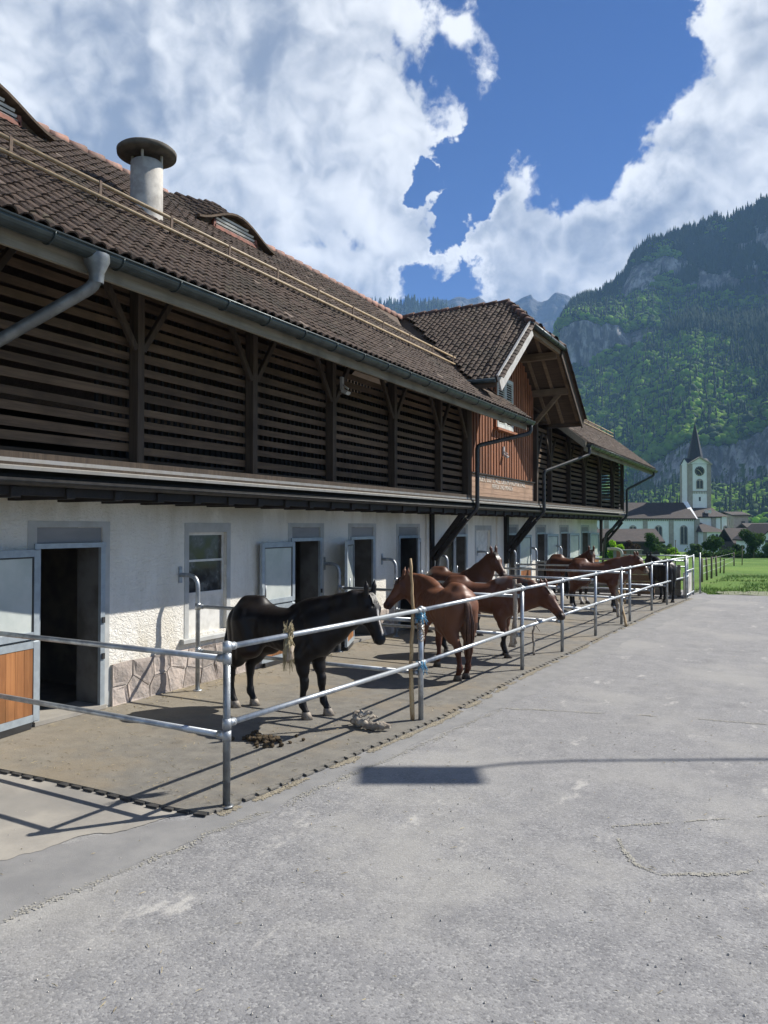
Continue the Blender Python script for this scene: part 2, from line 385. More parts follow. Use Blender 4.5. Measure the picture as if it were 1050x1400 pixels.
    M['doorwood'] = wood('door_board', (.34, .155, .06), (.22, .09, .035), 'Z', 3, .55, .18, .3)
    M['slat'] = wood('weathered_slat', (.125, .083, .050), (.066, .044, .028), 'Y', 3, .85, .32, .6)
    M['beam'] = wood('weathered_beam', (.080, .059, .042), (.042, .031, .023), 'Z', 3, .85, .15, .6)
    M['darkbeam'] = wood('tarred_beam', (.024, .020, .017), (.012, .010, .009), 'X', 3, .7, .15, .5)
    M['fascia'] = wood('fascia_board', (.27, .245, .19), (.19, .172, .13), 'Y', 3, .8, .06, .3)
    M['gabletimber'] = wood('gable_timber', (.22, .16, .10), (.14, .10, .065), 'X', 3, .85, .15, .5)
    M['soffit'] = wood('soffit_board', (.115, .080, .053), (.065, .045, .031), 'X', 3, .85, .2, .5)
    M['redboard'] = wood('red_brown_board', (.285, .115, .055), (.16, .065, .034), 'Z', 3, .7, .32, .5)
    M['darkboard'] = wood('dark_red_board', (.075, .032, .02), (.04, .02, .014), 'Z', 3, .8, .2, .4)
    M['inscr'] = wood('inscription_plank', (.40, .265, .18), (.28, .18, .12), 'Y', 3, .75, .12, .6)
    M['letter'] = simple('letter_paint', (.72, .67, .58), (.55, .47, .39), 18, .8)
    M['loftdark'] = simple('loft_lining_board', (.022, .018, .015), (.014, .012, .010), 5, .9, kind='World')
    M['lath'] = simple('grey_lath', (.026, .024, .021), (.018, .017, .015), 8, .9)
    M['flash'] = simple('zinc_flashing', (.27, .26, .24), (.19, .185, .17), 5, .42, metal=.5, bmp=.15, kind='World', rough2=.6)
    M['gutter'] = simple('gutter_paint', (.040, .054, .055), (.026, .036, .037), 6, .35, metal=.45, kind='World', rough2=.5)
    M['gutterlow'] = simple('lower_gutter', (.03, .028, .026), (.05, .045, .04), 8, .5, metal=.3, kind='World')
    M['pipe'] = simple('zinc_pipe', (.20, .215, .22), (.13, .14, .145), 8, .45, metal=.55, bmp=.1, kind='World')
    M['pipedark'] = simple('dark_downpipe', (.035, .036, .036), (.055, .055, .055), 8, .45, metal=.4, kind='World')
    # roof tile: colour belongs to the piece (moss, lichen and firing)
    m, t, b, o = base_mat('clay_tile'); p = coords(t, 'World'); r = rand_piece(t)
    n1 = t.noise(p, 30, 5, .65); n2 = t.noise(p, 1.1, 5)
    c = t.mix(r, (.042, .028, .021), (.084, .058, .043)); c = t.mix(t.math('MULTIPLY', t.mapr(n1, .52, .68), .55), c, (.135, .115, .095))
    c = t.mix(t.math('MULTIPLY', t.mapr(n2, .5, .68), .5), c, (.040, .036, .026)); mo = t.noise(p, 3.2, 6, .7); c = t.mix(t.math('MULTIPLY', t.mapr(mo, .60, .70), .55), c, (.12, .115, .075)); c = t.mix(t.mapr(r, .992, .996), c, (.18, .14, .11))
    t.lk(c, b.inputs['Base Color']); b.inputs['Roughness'].default_value = .85; b.inputs['Specular IOR Level'].default_value = .25; bump(t, b, n1, .7, .006); M['tile'] = m
    M['ridge'] = simple('ridge_clay', (.27, .14, .105), (.15, .09, .07), 9, .8, bmp=.5, vary=.25)
    M['verge'] = simple('verge_clay', (.12, .055, .036), (.06, .036, .027), 9, .8, bmp=.5, vary=.3)
    M['pole'] = simple('snow_guard_pole', (.34, .255, .15), (.23, .17, .10), 12, .6, kind='World')
    M['ironbrown'] = simple('rusty_bracket', (.12, .075, .05), (.07, .05, .035), 20, .7, metal=.3)
    M['cement'] = simple('vent_cement', (.46, .44, .40), (.30, .285, .26), 6, .9, bmp=.5, kind='World')
    M['cap'] = simple('vent_cap', (.11, .10, .08), (.06, .055, .045), 6, .9, bmp=.4)
    M['redtrim'] = simple('red_trim', (.28, .11, .075), (.17, .07, .05), 8, .8)
    M['white'] = simple('white_paint', (.66, .65, .61), (.54, .53, .49), 7, .6)
    M['shutter'] = simple('shutter_paint', (.56, .58, .54), (.44, .46, .43), 7, .6)
    M['greybarge'] = simple('barge_paint', (.46, .45, .42), (.36, .35, .33), 6, .7, bmp=.2)
    M['lampgrey'] = simple('lamp_grey', (.45, .45, .45), (.35, .35, .35), 6, .4)
    M['black'] = simple('black_plastic', (.02, .02, .02), (.03, .03, .03), 6, .5)
    M['bark'] = simple('peeled_branch', (.50, .36, .19), (.30, .20, .10), 14, .75, bmp=.4, stretch=(1, 1, .25))
    M['drift'] = simple('driftwood', (.42, .37, .30), (.20, .165, .13), 9, .85, bmp=.9, bdist=.02)
    M['twine'] = simple('blue_twine', (.09, .28, .42), (.05, .18, .31), 30, .7)
    M['straw'] = simple('straw', (.38, .32, .19), (.26, .21, .12), 30, .8, vary=.3)
    M['sack'] = simple('frayed_sack', (.42, .35, .27), (.26, .20, .15), 24, .9, bmp=.8)
    M['dung'] = simple('dung', (.045, .03, .015), (.08, .055, .025), 30, .95, bmp=.9)
    M['steelpost'] = simple('lamp_post_steel', (.4, .41, .42), (.32, .33, .34), 8, .45, metal=.6)
    M['whiteboard'] = wood('whitewashed_board', (.55, .53, .49), (.42, .40, .36), 'Z', 3, .8, .12, .4)
    M['greyboard'] = wood('grey_board', (.26, .24, .205), (.17, .155, .13), 'Y', 3, .85, .15, .4)
    M['tanboard'] = wood('tan_board', (.27, .18, .11), (.19, .12, .07), 'Y', 3, .85, .15, .4)
    M['postwood'] = wood('fence_post_wood', (.16, .135, .10), (.09, .075, .055), 'Z', 3, .9, .3, .5)
    # rock and forest floor
    m, t, b, o = base_mat('mountain'); p = coords(t, 'World'); g = t.new('ShaderNodeNewGeometry')
    sx = t.new('ShaderNodeSeparateXYZ'); t.lk(g.outputs['True Normal'], sx.inputs[0])
    rk = t.noise(t.scale_vec(p, (1, 1, .40)), .055, 10, .74); vst = t.noise(t.scale_vec(p, (1, 1, .12)), .10, 6, .65); gr = t.noise(p, .02, 6)
    c = t.mix(t.mapr(rk, .40, .62), (.13, .13, .125), (.46, .45, .43)); c = t.mix(t.math('MULTIPLY', t.mapr(vst, .46, .58), .72), c, (.080, .080, .078))
    gcol = t.mix(t.mapr(gr, .35, .65), (.030, .062, .016), (.06, .10, .022))
    veg = t.math('ADD', sx.outputs[2], t.math('MULTIPLY', t.math('SUBTRACT', rk, .5), .5))
    c = t.mix(t.mapr(veg, .60, .74), c, gcol)
    t.lk(c, b.inputs['Base Color']); b.inputs['Roughness'].default_value = .95; b.inputs['Specular IOR Level'].default_value = .1; bump(t, b, t.math('ADD', rk, vst), 1.0, 6.0); M['rock'] = m
    M['farrock'] = simple('far_rock', (.055, .058, .06), (.12, .12, .115), .006, .95, kind='World', bmp=1.0, bscale=.02, bdist=20, spec=.1)
    def leafmat(name, a, b_, tr=.35, v=.4):
        m, t, b, o = base_mat(name); oi = t.new('ShaderNodeObjectInfo'); g = t.new('ShaderNodeNewGeometry')
        r = t.math('FRACT', t.math('ADD', oi.outputs['Random'], t.math('MULTIPLY', g.outputs['Random Per Island'], .45)))
        c = t.mix(r, a, b_); t.lk(c, b.inputs['Base Color']); b.inputs['Roughness'].default_value = .8; b.inputs['Specular IOR Level'].default_value = .06
        tl = t.new('ShaderNodeBsdfTranslucent'); t.lk(t.mix(1.0, c, (1.7, 2.0, .65), 'MULTIPLY'), tl.inputs['Color'])
        mx = t.new('ShaderNodeMixShader'); mx.inputs[0].default_value = tr; t.lk(b.outputs[0], mx.inputs[1]); t.lk(tl.outputs[0], mx.inputs[2]); t.lk(mx.outputs[0], o.inputs['Surface'])
        return m
    M['leaf'] = leafmat('broadleaf', (.130, .225, .036), (.235, .345, .060), .6)
    M['leafyoung'] = leafmat('young_leaf', (.20, .31, .05), (.28, .38, .07), .6)
    M['leafdark'] = leafmat('dark_leaf', (.022, .05, .018), (.045, .085, .025), .25)
    M['conifer'] = leafmat('conifer_needles', (.016, .036, .018), (.03, .055, .022), .1)
    M['leafred'] = leafmat('purple_leaf', (.035, .02, .02), (.05, .035, .025), .25)
    M['leafblue'] = leafmat('grey_green_leaf', (.06, .10, .055), (.10, .15, .075), .3)
    # horses: coat colour comes from the animal's own markings attribute
    m, t, b, o = base_mat('horse_coat'); at = t.new('ShaderNodeAttribute', attribute_name='coat'); p = coords(t, 'Object')
    n1 = t.noise(p, 7, 5, .6); fin = t.noise(t.scale_vec(p, (1, 1, 1)), 160, 3, .7)
    n3 = t.noise(p, 2.6, 3); c = t.mix(t.math('ADD', t.math('MULTIPLY', t.mapr(n1, .35, .7), .28), t.math('MULTIPLY', t.mapr(n3, .35, .65), .42)), at.outputs['Color'], t.mix(1.0, at.outputs['Color'], (.62, .58, .55), 'MULTIPLY'))
    t.lk(c, b.inputs['Base Color']); b.inputs['Roughness'].default_value = .47; b.inputs['Specular IOR Level'].default_value = .28; bump(t, b, t.math('ADD', t.math('MULTIPLY', fin, .2), n1), .22, .006); M['coat'] = m
    M['hairblack'] = simple('black_hair', (.006, .005, .005), (.016, .012, .010), 25, .45)
    M['hairbrown'] = simple('brown_hair', (.055, .022, .012), (.10, .042, .02), 25, .45)
    M['hoof'] = simple('hoof_horn', (.30, .255, .20), (.17, .145, .12), 20, .6)
    M['hoofdark'] = simple('dark_hoof', (.05, .042, .036), (.09, .075, .06), 20, .6)
    M['eye'] = simple('eye_dark', (.006, .004, .003), None, 5, .06)
    # church and village
    M['churchwall'] = simple('church_render', (.86, .86, .84), (.80, .80, .78), 1.2, .9, kind='World')
    M['sandstone'] = simple('sandstone_trim', (.40, .355, .30), (.33, .29, .25), 2, .9, kind='World')
    M['churchroof'] = simple('church_tile', (.052, .039, .034), (.034, .027, .024), 2.2, .85, kind='World', bmp=.4, bdist=.05)
    M['slate'] = simple('spire_slate', (.030, .036, .042), (.02, .024, .028), 3, .55, kind='World')
    M['churchglass'] = simple('church_window', (.03, .034, .035), (.05, .055, .055), 2, .3)
    M['clock'] = simple('clock_black', (.015, .02, .018), None, 2, .5)
    M['gold'] = simple('clock_gilt', (.62, .55, .36), None, 2, .45, metal=.2)
    M['shedwood'] = simple('dark_shed_board', (.045, .035, .028), (.03, .024, .02), 2, .9, kind='World', stretch=(1, 1, .2))
make_materials()

#@@SETTING
# ------------------------------------------------------------------ ground
def gz(x, y):
    y = np.asarray(y, float)
    return np.maximum(-.021 * np.maximum(y - 27.5, 0), -11.0)
def build_ground():
    rad = np.concatenate([[0.5], np.linspace(3, 60, 40), np.geomspace(64, 9000, 60)]); th = np.linspace(0, 2 * np.pi, 145)[:-1]
    Rr, T = np.meshgrid(rad, th, indexing='ij'); X = Rr * np.sin(T); Y = Rr * np.cos(T)
    Z = gz(X, Y) - .04 + np.where(Y > 29, (fbm(X * .12, Y * .12, 4, 3) - .5) * .25 * np.clip((Y - 29) / 8, 0, 1), 0)
    n = len(th); V = np.stack([X, Y, Z], -1).reshape(-1, 3); Q = []
    for i in range(len(rad) - 1):
        k = np.arange(n); Q.append(np.stack([i * n + k, i * n + (k + 1) % n, (i + 1) * n + (k + 1) % n, (i + 1) * n + k], 1))
    Q = np.concatenate(Q)[:, ::-1]
    V = np.vstack([V, [[0, 0, -.04]]]); me = fast_mesh('ground', V, Q, M['grass'], True)
    tag(link('ground', me), kind='structure')
build_ground()

def sheet(name, poly, z, mat, ragged=0.0, step=.25, seed=1, kind='structure', parent=None):
    import bmesh
    P = []; n = len(poly)
    for i in range(n):
        a = Vector(poly[i]); b = Vector(poly[(i + 1) % n]); k = max(1, int((b - a).length / step)) if ragged else 1
        for j in range(k):
            p = a.lerp(b, j / k); d = (b - a).normalized(); nn = Vector((-d.y, d.x))
            if ragged: p = p + nn * ragged * 2 * (float(fbm(p.x * 2.1, p.y * 2.1, 4, seed)) - .5)
            P.append(p)
    bm = bmesh.new(); vs = [bm.verts.new((p.x, p.y, z)) for p in P]; f = bm.faces.new(vs)
    if f.normal.z < 0 or f.calc_area() and False: f.normal_flip()
    bm.normal_update()
    if f.normal.z < 0: f.normal_flip()
    bmesh.ops.triangulate(bm, faces=[f]); me = bpy.data.meshes.new(name); bm.to_mesh(me); bm.free(); me.materials.append(mat)
    o = link(name, me, None, parent)
    if kind: tag(o, kind=kind)
    return o
def grit_line(name, pts, w, z, mat, dens=420, seed=5, wob=.03, big=.012):
    """a seam filled with grit: many small flecks strewn along a wandering line"""
    r = random.Random(seed); V = []; F = []
    for i in range(len(pts) - 1):
        a, b = Vector(pts[i]), Vector(pts[i + 1]); L = (b - a).length; d = (b - a) / L; nn = Vector((-d.y, d.x))
        for _ in range(int(L * dens)):
            p = a + d * r.uniform(0, L); s = float(fbm(p.x * 3, p.y * 3, 4, seed)) - .5; k = float(vnoise(p.x * 5.1, p.y * 5.1, seed + 3))
            if k < .28: continue
            p = p + nn * (s * 2 * wob + r.gauss(0, w * .32 * (.4 + k))); rad = big * (.25 + r.random() ** 2) * (.5 + k); o = len(V); n = 5; ph = r.uniform(0, 6)
            V += [(p.x + rad * r.uniform(.6, 1.3) * math.cos(ph + q * 6.283 / n), p.y + rad * r.uniform(.6, 1.3) * math.sin(ph + q * 6.283 / n), z) for q in range(n)]; V.append((p.x, p.y, z + rad * .22)); F += [(o + q, o + (q + 1) % n, o + n) for q in range(n)]
    return link(name, np_mesh(name, V, F, mat))

FENCE = [(-3.95, 4.74), (-3.76, 7.86), (-3.71, 11.32), (-3.63, 13.28), (-3.57, 15.52), (-3.48, 17.62), (-3.42, 18.26), (-3.36, 20.88), (-3.23, 22.63), (-3.02, 25.34), (-2.92, 26.7)]
def fence_x(y):
    return float(np.interp(y, [p[1] for p in FENCE], [p[0] for p in FENCE]))
road = sheet('asphalt_road', [(-40, -30), (40, -30), (40, 26.3), (8, 27.3), (3, 27.6), (-1.5, 27.2), (-2.6, 27.0), (-3.0, 28.5), (-40, 28.5)], .0, M['asphalt'], .14, .5, 4)
EDGE = [(-3.93, 4.60), (-3.77, 6.1), (-3.60, 8.02), (-3.57, 11.24), (-3.48, 13.3), (-3.43, 15.5), (-3.34, 17.5), (-3.22, 20.9), (-3.08, 22.6), (-2.9, 25.2)]
sheet('asphalt_strip', [(-4.72, 3.35), (-5.2, 2.4), (-5.6, 0.5), (-4.2, .5), (-3.95, 2.79), (-3.77, 3.73), (-3.5, 5.89), (-3.15, 8.94), (-3.0, 12), (-2.8, 17), (-2.3, 25), (-2.9, 25.2)] + EDGE[::-1], .002, M['strip'], .16, .05, 9)
sheet('concrete_apron', [(-7.5, 3.0), (-5.2, 3.05), (-4.72, 3.35), (-3.9, 4.60), (-4.0, 5.2), (-7.5, 5.2)], .0045, M['concrete'], .26, .035, 12)
for i, (pts, w, wob, dn, bg) in enumerate([
    ([(-4.1, 1.6), (-3.93, 2.79), (-3.77, 3.73), (-3.5, 5.89), (-3.3, 7.6), (-3.15, 8.94)], .06, .06, 330, .007),
    ([(-3.15, 8.94), (-2.56, 9.09), (-1.4, 9.4), (-.31, 9.61), (1.2, 10.1)], .05, .05, 330, .009),
    ([(-1.21, 5.81), (-.8, 6.1), (-.22, 6.58), (.6, 7.2)], .02, .03, 380, .006),
    ([(-1.21, 5.81), (-1.08, 5.44), (-.95, 5.22), (-.78, 5.14), (-.39, 5.37), (-.19, 5.57), (.3, 6.0)], .028, .03, 650, .0065)]):
    tag(grit_line('pavement_crack', pts, w, .0045, M['sandpale'], dn, 5 + i, wob, bg), kind='stuff')
tag(grit_line('sand_line', [(x + .03, y) for x, y in EDGE], .06, .006, M['sand'], 1100, 31, .012, .011), kind='stuff')

# rubber mat floor of the pens, puzzle-cut edges
def build_mats():
    top = .026; mb = MB(); fx = EDGE
    ys = np.arange(4.62, 25.2, .5); poly = []
    # left edge y(x), front edge x(y)
    def ly(x): return 4.50 + .02 * math.sin(x * 2.1) + .10 * max(0, (x + 4.6) / .7) ** 2
    xs = np.linspace(-7.34, -3.97, 26)
    P = [(x, ly(x)) for x in xs] + [(float(np.interp(y, [p[1] for p in fx], [p[0] for p in fx])) - .05, y) for y in np.arange(4.75, 25.2, .3)] + [(-3.0, 25.2), (-7.34, 25.2)]
    mb.prism([(x, y, .006) for x, y in P], (0, 0, top - .006))
    root = mb.build('pen_floor', M['mat']); tag(root, kind='structure')
    def teeth(path, pitch, depth, mat):
        L = [Vector(p) for p in path]; cum = [0.0]
        for i in range(len(L) - 1): cum.append(cum[-1] + (L[i + 1] - L[i]).length)
        def at(u):
            i = max(0, min(len(L) - 2, int(np.searchsorted(cum, u)) - 1)); return L[i].lerp(L[i + 1], (u - cum[i]) / (cum[i + 1] - cum[i])), (L[i + 1] - L[i]).normalized()
        b = MB(); u = pitch * .5
        while u < cum[-1]:
            m, d = at(u); n = Vector((d.y, -d.x)); jit = rnd.uniform(.6, 1.1); w1, w2 = pitch * .24, pitch * .36
            if rnd.random() > .06:
                q = [m - d * w1 - n * .012, m + d * w1 - n * .012, m + d * w2 + n * depth * jit, m - d * w2 + n * depth * jit]
                b.prism([(*v, .0085) for v in q], (0, 0, top - .0115))
            u += pitch
        o = b.build('puzzle_edge', mat, root); tag(o, kind='stuff')
    teeth([(x, ly(x)) for x in np.linspace(-7.2, -3.97, 20)], .148, .055, M['rubber'])
    teeth([(x - .05, y) for x, y in EDGE], .15, .05, M['mat'])
build_mats()

# scattered straw and grit
def litter():
    V = []; F = []
    def bit(x, y, z, l, w):
        a = rnd.uniform(0, 6.28); d = Vector((math.cos(a), math.sin(a), rnd.uniform(-.05, .12))) * l / 2; n = Vector((-d.y, d.x, 0)).normalized() * w / 2; c = Vector((x, y, z + abs(d.z) + .002)); o = len(V)
        V.extend([c - d - n, c - d + n, c + d + n, c + d - n, c + Vector((0, 0, w))]); F.extend([(o, o + 1, o + 4), (o + 1, o + 2, o + 4), (o + 2, o + 3, o + 4), (o + 3, o, o + 4)])
    for _ in range(1500):
        x = rnd.uniform(-7.3, -3.8); y = 4.7 + 20 * rnd.random() ** 1.5; bit(x, y, .027, rnd.uniform(.015, .07), .003)
    for _ in range(500):
        r = 2.2 + 14 * rnd.random() ** 1.3; a = R(rnd.uniform(-60, 8)); x, y = r * math.sin(a), r * math.cos(a)
        if x < fence_x(y) + .15 and y > 4.5: continue
        bit(x, y, .005, rnd.uniform(.008, .05), .004)
    for _ in range(500):
        y = rnd.uniform(6.5, 24); bit(-7.3 + abs(rnd.gauss(0, .25)), y, .027, rnd.uniform(.03, .12), .005)
    tag(link('straw_litter', np_mesh('straw_litter', V, F, M['straw'])), kind='stuff')
    b = MB()
    for _ in range(420):
        r = 2.3 + 9 * rnd.random() ** 1.4; a = R(rnd.uniform(-56, 5)); x, y = r * math.sin(a), r * math.cos(a)
        if x < fence_x(y) + .1 and y > 4.4: continue
        s = rnd.uniform(.003, .009); q = [(x + s * math.cos(k * 1.57 + r), y + s * math.sin(k * 1.57 + r) * rnd.uniform(.6, 1.2), .003) for k in range(4)]
        b.add(q + [(x, y, .003 + s)], [(0, 1, 4), (1, 2, 4), (2, 3, 4), (3, 0, 4)])
    tag(b.build('loose_grit', M['mortar']), kind='stuff')
litter()

# ------------------------------------------------------------------ mountains
def scatter(name, pts, rots, scales, idx, variants, kind='stuff'):
    me = bpy.data.meshes.new(name); me.from_pydata([tuple(p) for p in pts], [], [])
    for nm, ty, dat in (('inst_rot', 'FLOAT_VECTOR', rots), ('inst_scale', 'FLOAT_VECTOR', scales)):
        a = me.attributes.new(nm, ty, 'POINT'); a.data.foreach_set('vector', np.asarray(dat, np.float32).ravel())
    a = me.attributes.new('inst_idx', 'INT', 'POINT'); a.data.foreach_set('value', np.asarray(idx, np.int32))
    o = link(name, me); col = bpy.data.collections.new(name + '_variants')
    for vo in variants: col.objects.link(vo)
    ng = bpy.data.node_groups.new(name + '_scatter', 'GeometryNodeTree')
    ng.interface.new_socket('Geometry', in_out='INPUT', socket_type='NodeSocketGeometry'); ng.interface.new_socket('Geometry', in_out='OUTPUT', socket_type='NodeSocketGeometry')
    gi = ng.nodes.new('NodeGroupInput'); go = ng.nodes.new('NodeGroupOutput'); ip = ng.nodes.new('GeometryNodeInstanceOnPoints'); ci = ng.nodes.new('GeometryNodeCollectionInfo')
    ci.inputs['Collection'].default_value = col; ci.inputs['Separate Children'].default_value = True; ci.inputs['Reset Children'].default_value = True
    ip.inputs['Pick Instance'].default_value = True
    def at(nm, ty):
        n = ng.nodes.new('GeometryNodeInputNamedAttribute'); n.data_type = ty; n.inputs['Name'].default_value = nm
        return n.outputs['Attribute']
    L = ng.links.new
    L(gi.outputs[0], ip.inputs['Points']); L(ci.outputs[0], ip.inputs['Instance']); L(at('inst_idx', 'INT'), ip.inputs['Instance Index']); L(at('inst_scale', 'FLOAT_VECTOR'), ip.inputs['Scale'])
    er = ng.nodes.new('FunctionNodeEulerToRotation'); L(at('inst_rot', 'FLOAT_VECTOR'), er.inputs[0]); L(er.outputs[0], ip.inputs['Rotation']); L(ip.outputs[0], go.inputs[0])
    md = o.modifiers.new('scatter', 'NODES'); md.node_group = ng
    return tag(o, kind=kind)

def ico(sub=2):
    import bmesh
    bm = bmesh.new(); bmesh.ops.create_icosphere(bm, subdivisions=sub, radius=1.0)
    V = np.array([v.co[:] for v in bm.verts]); F = np.array([[v.index for v in f.verts] for f in bm.faces]); bm.free(); return V, F
ICO2 = ico(2); ICO1 = ico(1)
def crown_variant(seed, mat, kind):
    g = np.random.default_rng(seed); Vs = []; Fs = []; o = 0
    if kind == 'broad':
        for k in range(9):
            c = g.normal(0, .42, 3) * (1, 1, .6) + (0, 0, .95); r = g.uniform(.32, .58) if k else .75
            V, F = ICO2; V = V.copy(); nz = 1 + .75 * (vnoise(V[:, 0] * 3.1 + seed + k, V[:, 1] * 3.1 + V[:, 2] * 2.3, seed + k) - .5)
            Vs.append(V * r * nz[:, None] * (1, 1, .85) + c); Fs.append(F + o); o += len(V)
    else:
        for k in range(6):
            z0 = .25 + k * .38; rr = .62 * (1 - k / 6.6); n = 9; a = np.arange(n) * 2 * np.pi / n + g.uniform(0, 1); ra = rr * g.uniform(.7, 1.25, n)
            V = np.vstack([np.stack([ra * np.cos(a), ra * np.sin(a), z0 + g.uniform(-.08, .04, n)], 1), [[0, 0, z0 + .62]]]); F = np.array([[i, (i + 1) % n, n] for i in range(n)]); Vs.append(V); Fs.append(F + o); o += len(V)
    me = fast_mesh('crown', np.vstack(Vs), np.vstack(Fs), mat, False); return bpy.data.objects.new('forest_crown', me)

def terrain(name, cols, pys, Ds, na, ns, amp_d, amp_z, seed, mat, rough=1.0):
    """ridge-and-slope land form: for each bearing (photo column u) a profile of heights at real distances Ds"""
    U = np.linspace(cols[0], cols[-1], na); K = len(Ds); prof = []
    for k in range(K):
        py = np.interp(U, cols, pys[k]); D = np.interp(U, cols, Ds[k]) if hasattr(Ds[k], '__len__') else np.full(na, float(Ds[k]))
        D = D * (1 + amp_d * (fbm(U * .013 + k * 7.7, U * 0 + k, 5, seed + k) - .5)); prof.append((D, py))
    rows_D = []; rows_Z = []
    vl = np.sqrt(1 + ((U - 525) / FOC) ** 2)
    for k in range(K - 1):
        D0, p0 = prof[k]; D1, p1 = prof[k + 1]; n = ns[k]
        for j in range(n + (k == K - 2)):
            s = j / n; D = D0 * (1 - s) + D1 * s
            z0 = CAM_H + D0 / vl * (720 - p0) / FOC; z1 = CAM_H + D1 / vl * (720 - p1) / FOC
            rows_D.append(D); rows_Z.append(z0 * (1 - s) + z1 * s)
    D = np.array(rows_D); Z = np.array(rows_Z); dx = CF.x + CR.x * (U - 525) / FOC; dy = CF.y + CR.y * (U - 525) / FOC
    X = D * dx / vl; Y = D * dy / vl
    w = np.clip(Z / 60.0, 0, 1)
    top = np.ones_like(D); top[-1] *= .35
    Z = Z + w * top * amp_z * (1.0 * (fbm(X * .006, Y * .006, 5, seed + 50) - .5) + .5 * (ridged(X * .013, Y * .013, 5, seed + 60) - .6)) * rough
    if 'peak' not in name and 'ridge' not in name: Z = Z - w * top * 17 * np.clip(ridged(U[None, :] * .021 + .9 * fbm(U[None, :] * .01, Z * .006, 3, 3), 0 * Z, 3, seed + 90) - .55, 0, 1) * 2.2
    rr = w * amp_z * .55 * (ridged(U[None, :] * .035 + 0 * D, Z * .012, 5, seed + 70) - .55); rr = rr + w * amp_z * .22 * (ridged(U[None, :] * .11 + 0 * D, Z * .03, 4, seed + 75) - .55); rr[-1] *= .4
    X = X + rr * dx / vl; Y = Y + rr * dy / vl
    nr, nc = D.shape; V = np.stack([X, Y, Z], -1).reshape(-1, 3)
    # skirt behind the ridge
    bx = X[-1] * 1.25; by = Y[-1] * 1.25; V = np.vstack([V, np.stack([bx, by, np.full(nc, -14.0)], 1)]); nr += 1
    i = np.arange(nr - 1)[:, None] * nc + np.arange(nc - 1)[None, :]; Q = np.stack([i, i + 1, i + nc + 1, i + nc], -1).reshape(-1, 4)
    me = fast_mesh(name, V, Q, mat, False)
    me.polygons.foreach_set('use_smooth', np.ones(len(Q), bool)); o = link(name, me); tag(o, kind='structure')
    return X, Y, Z

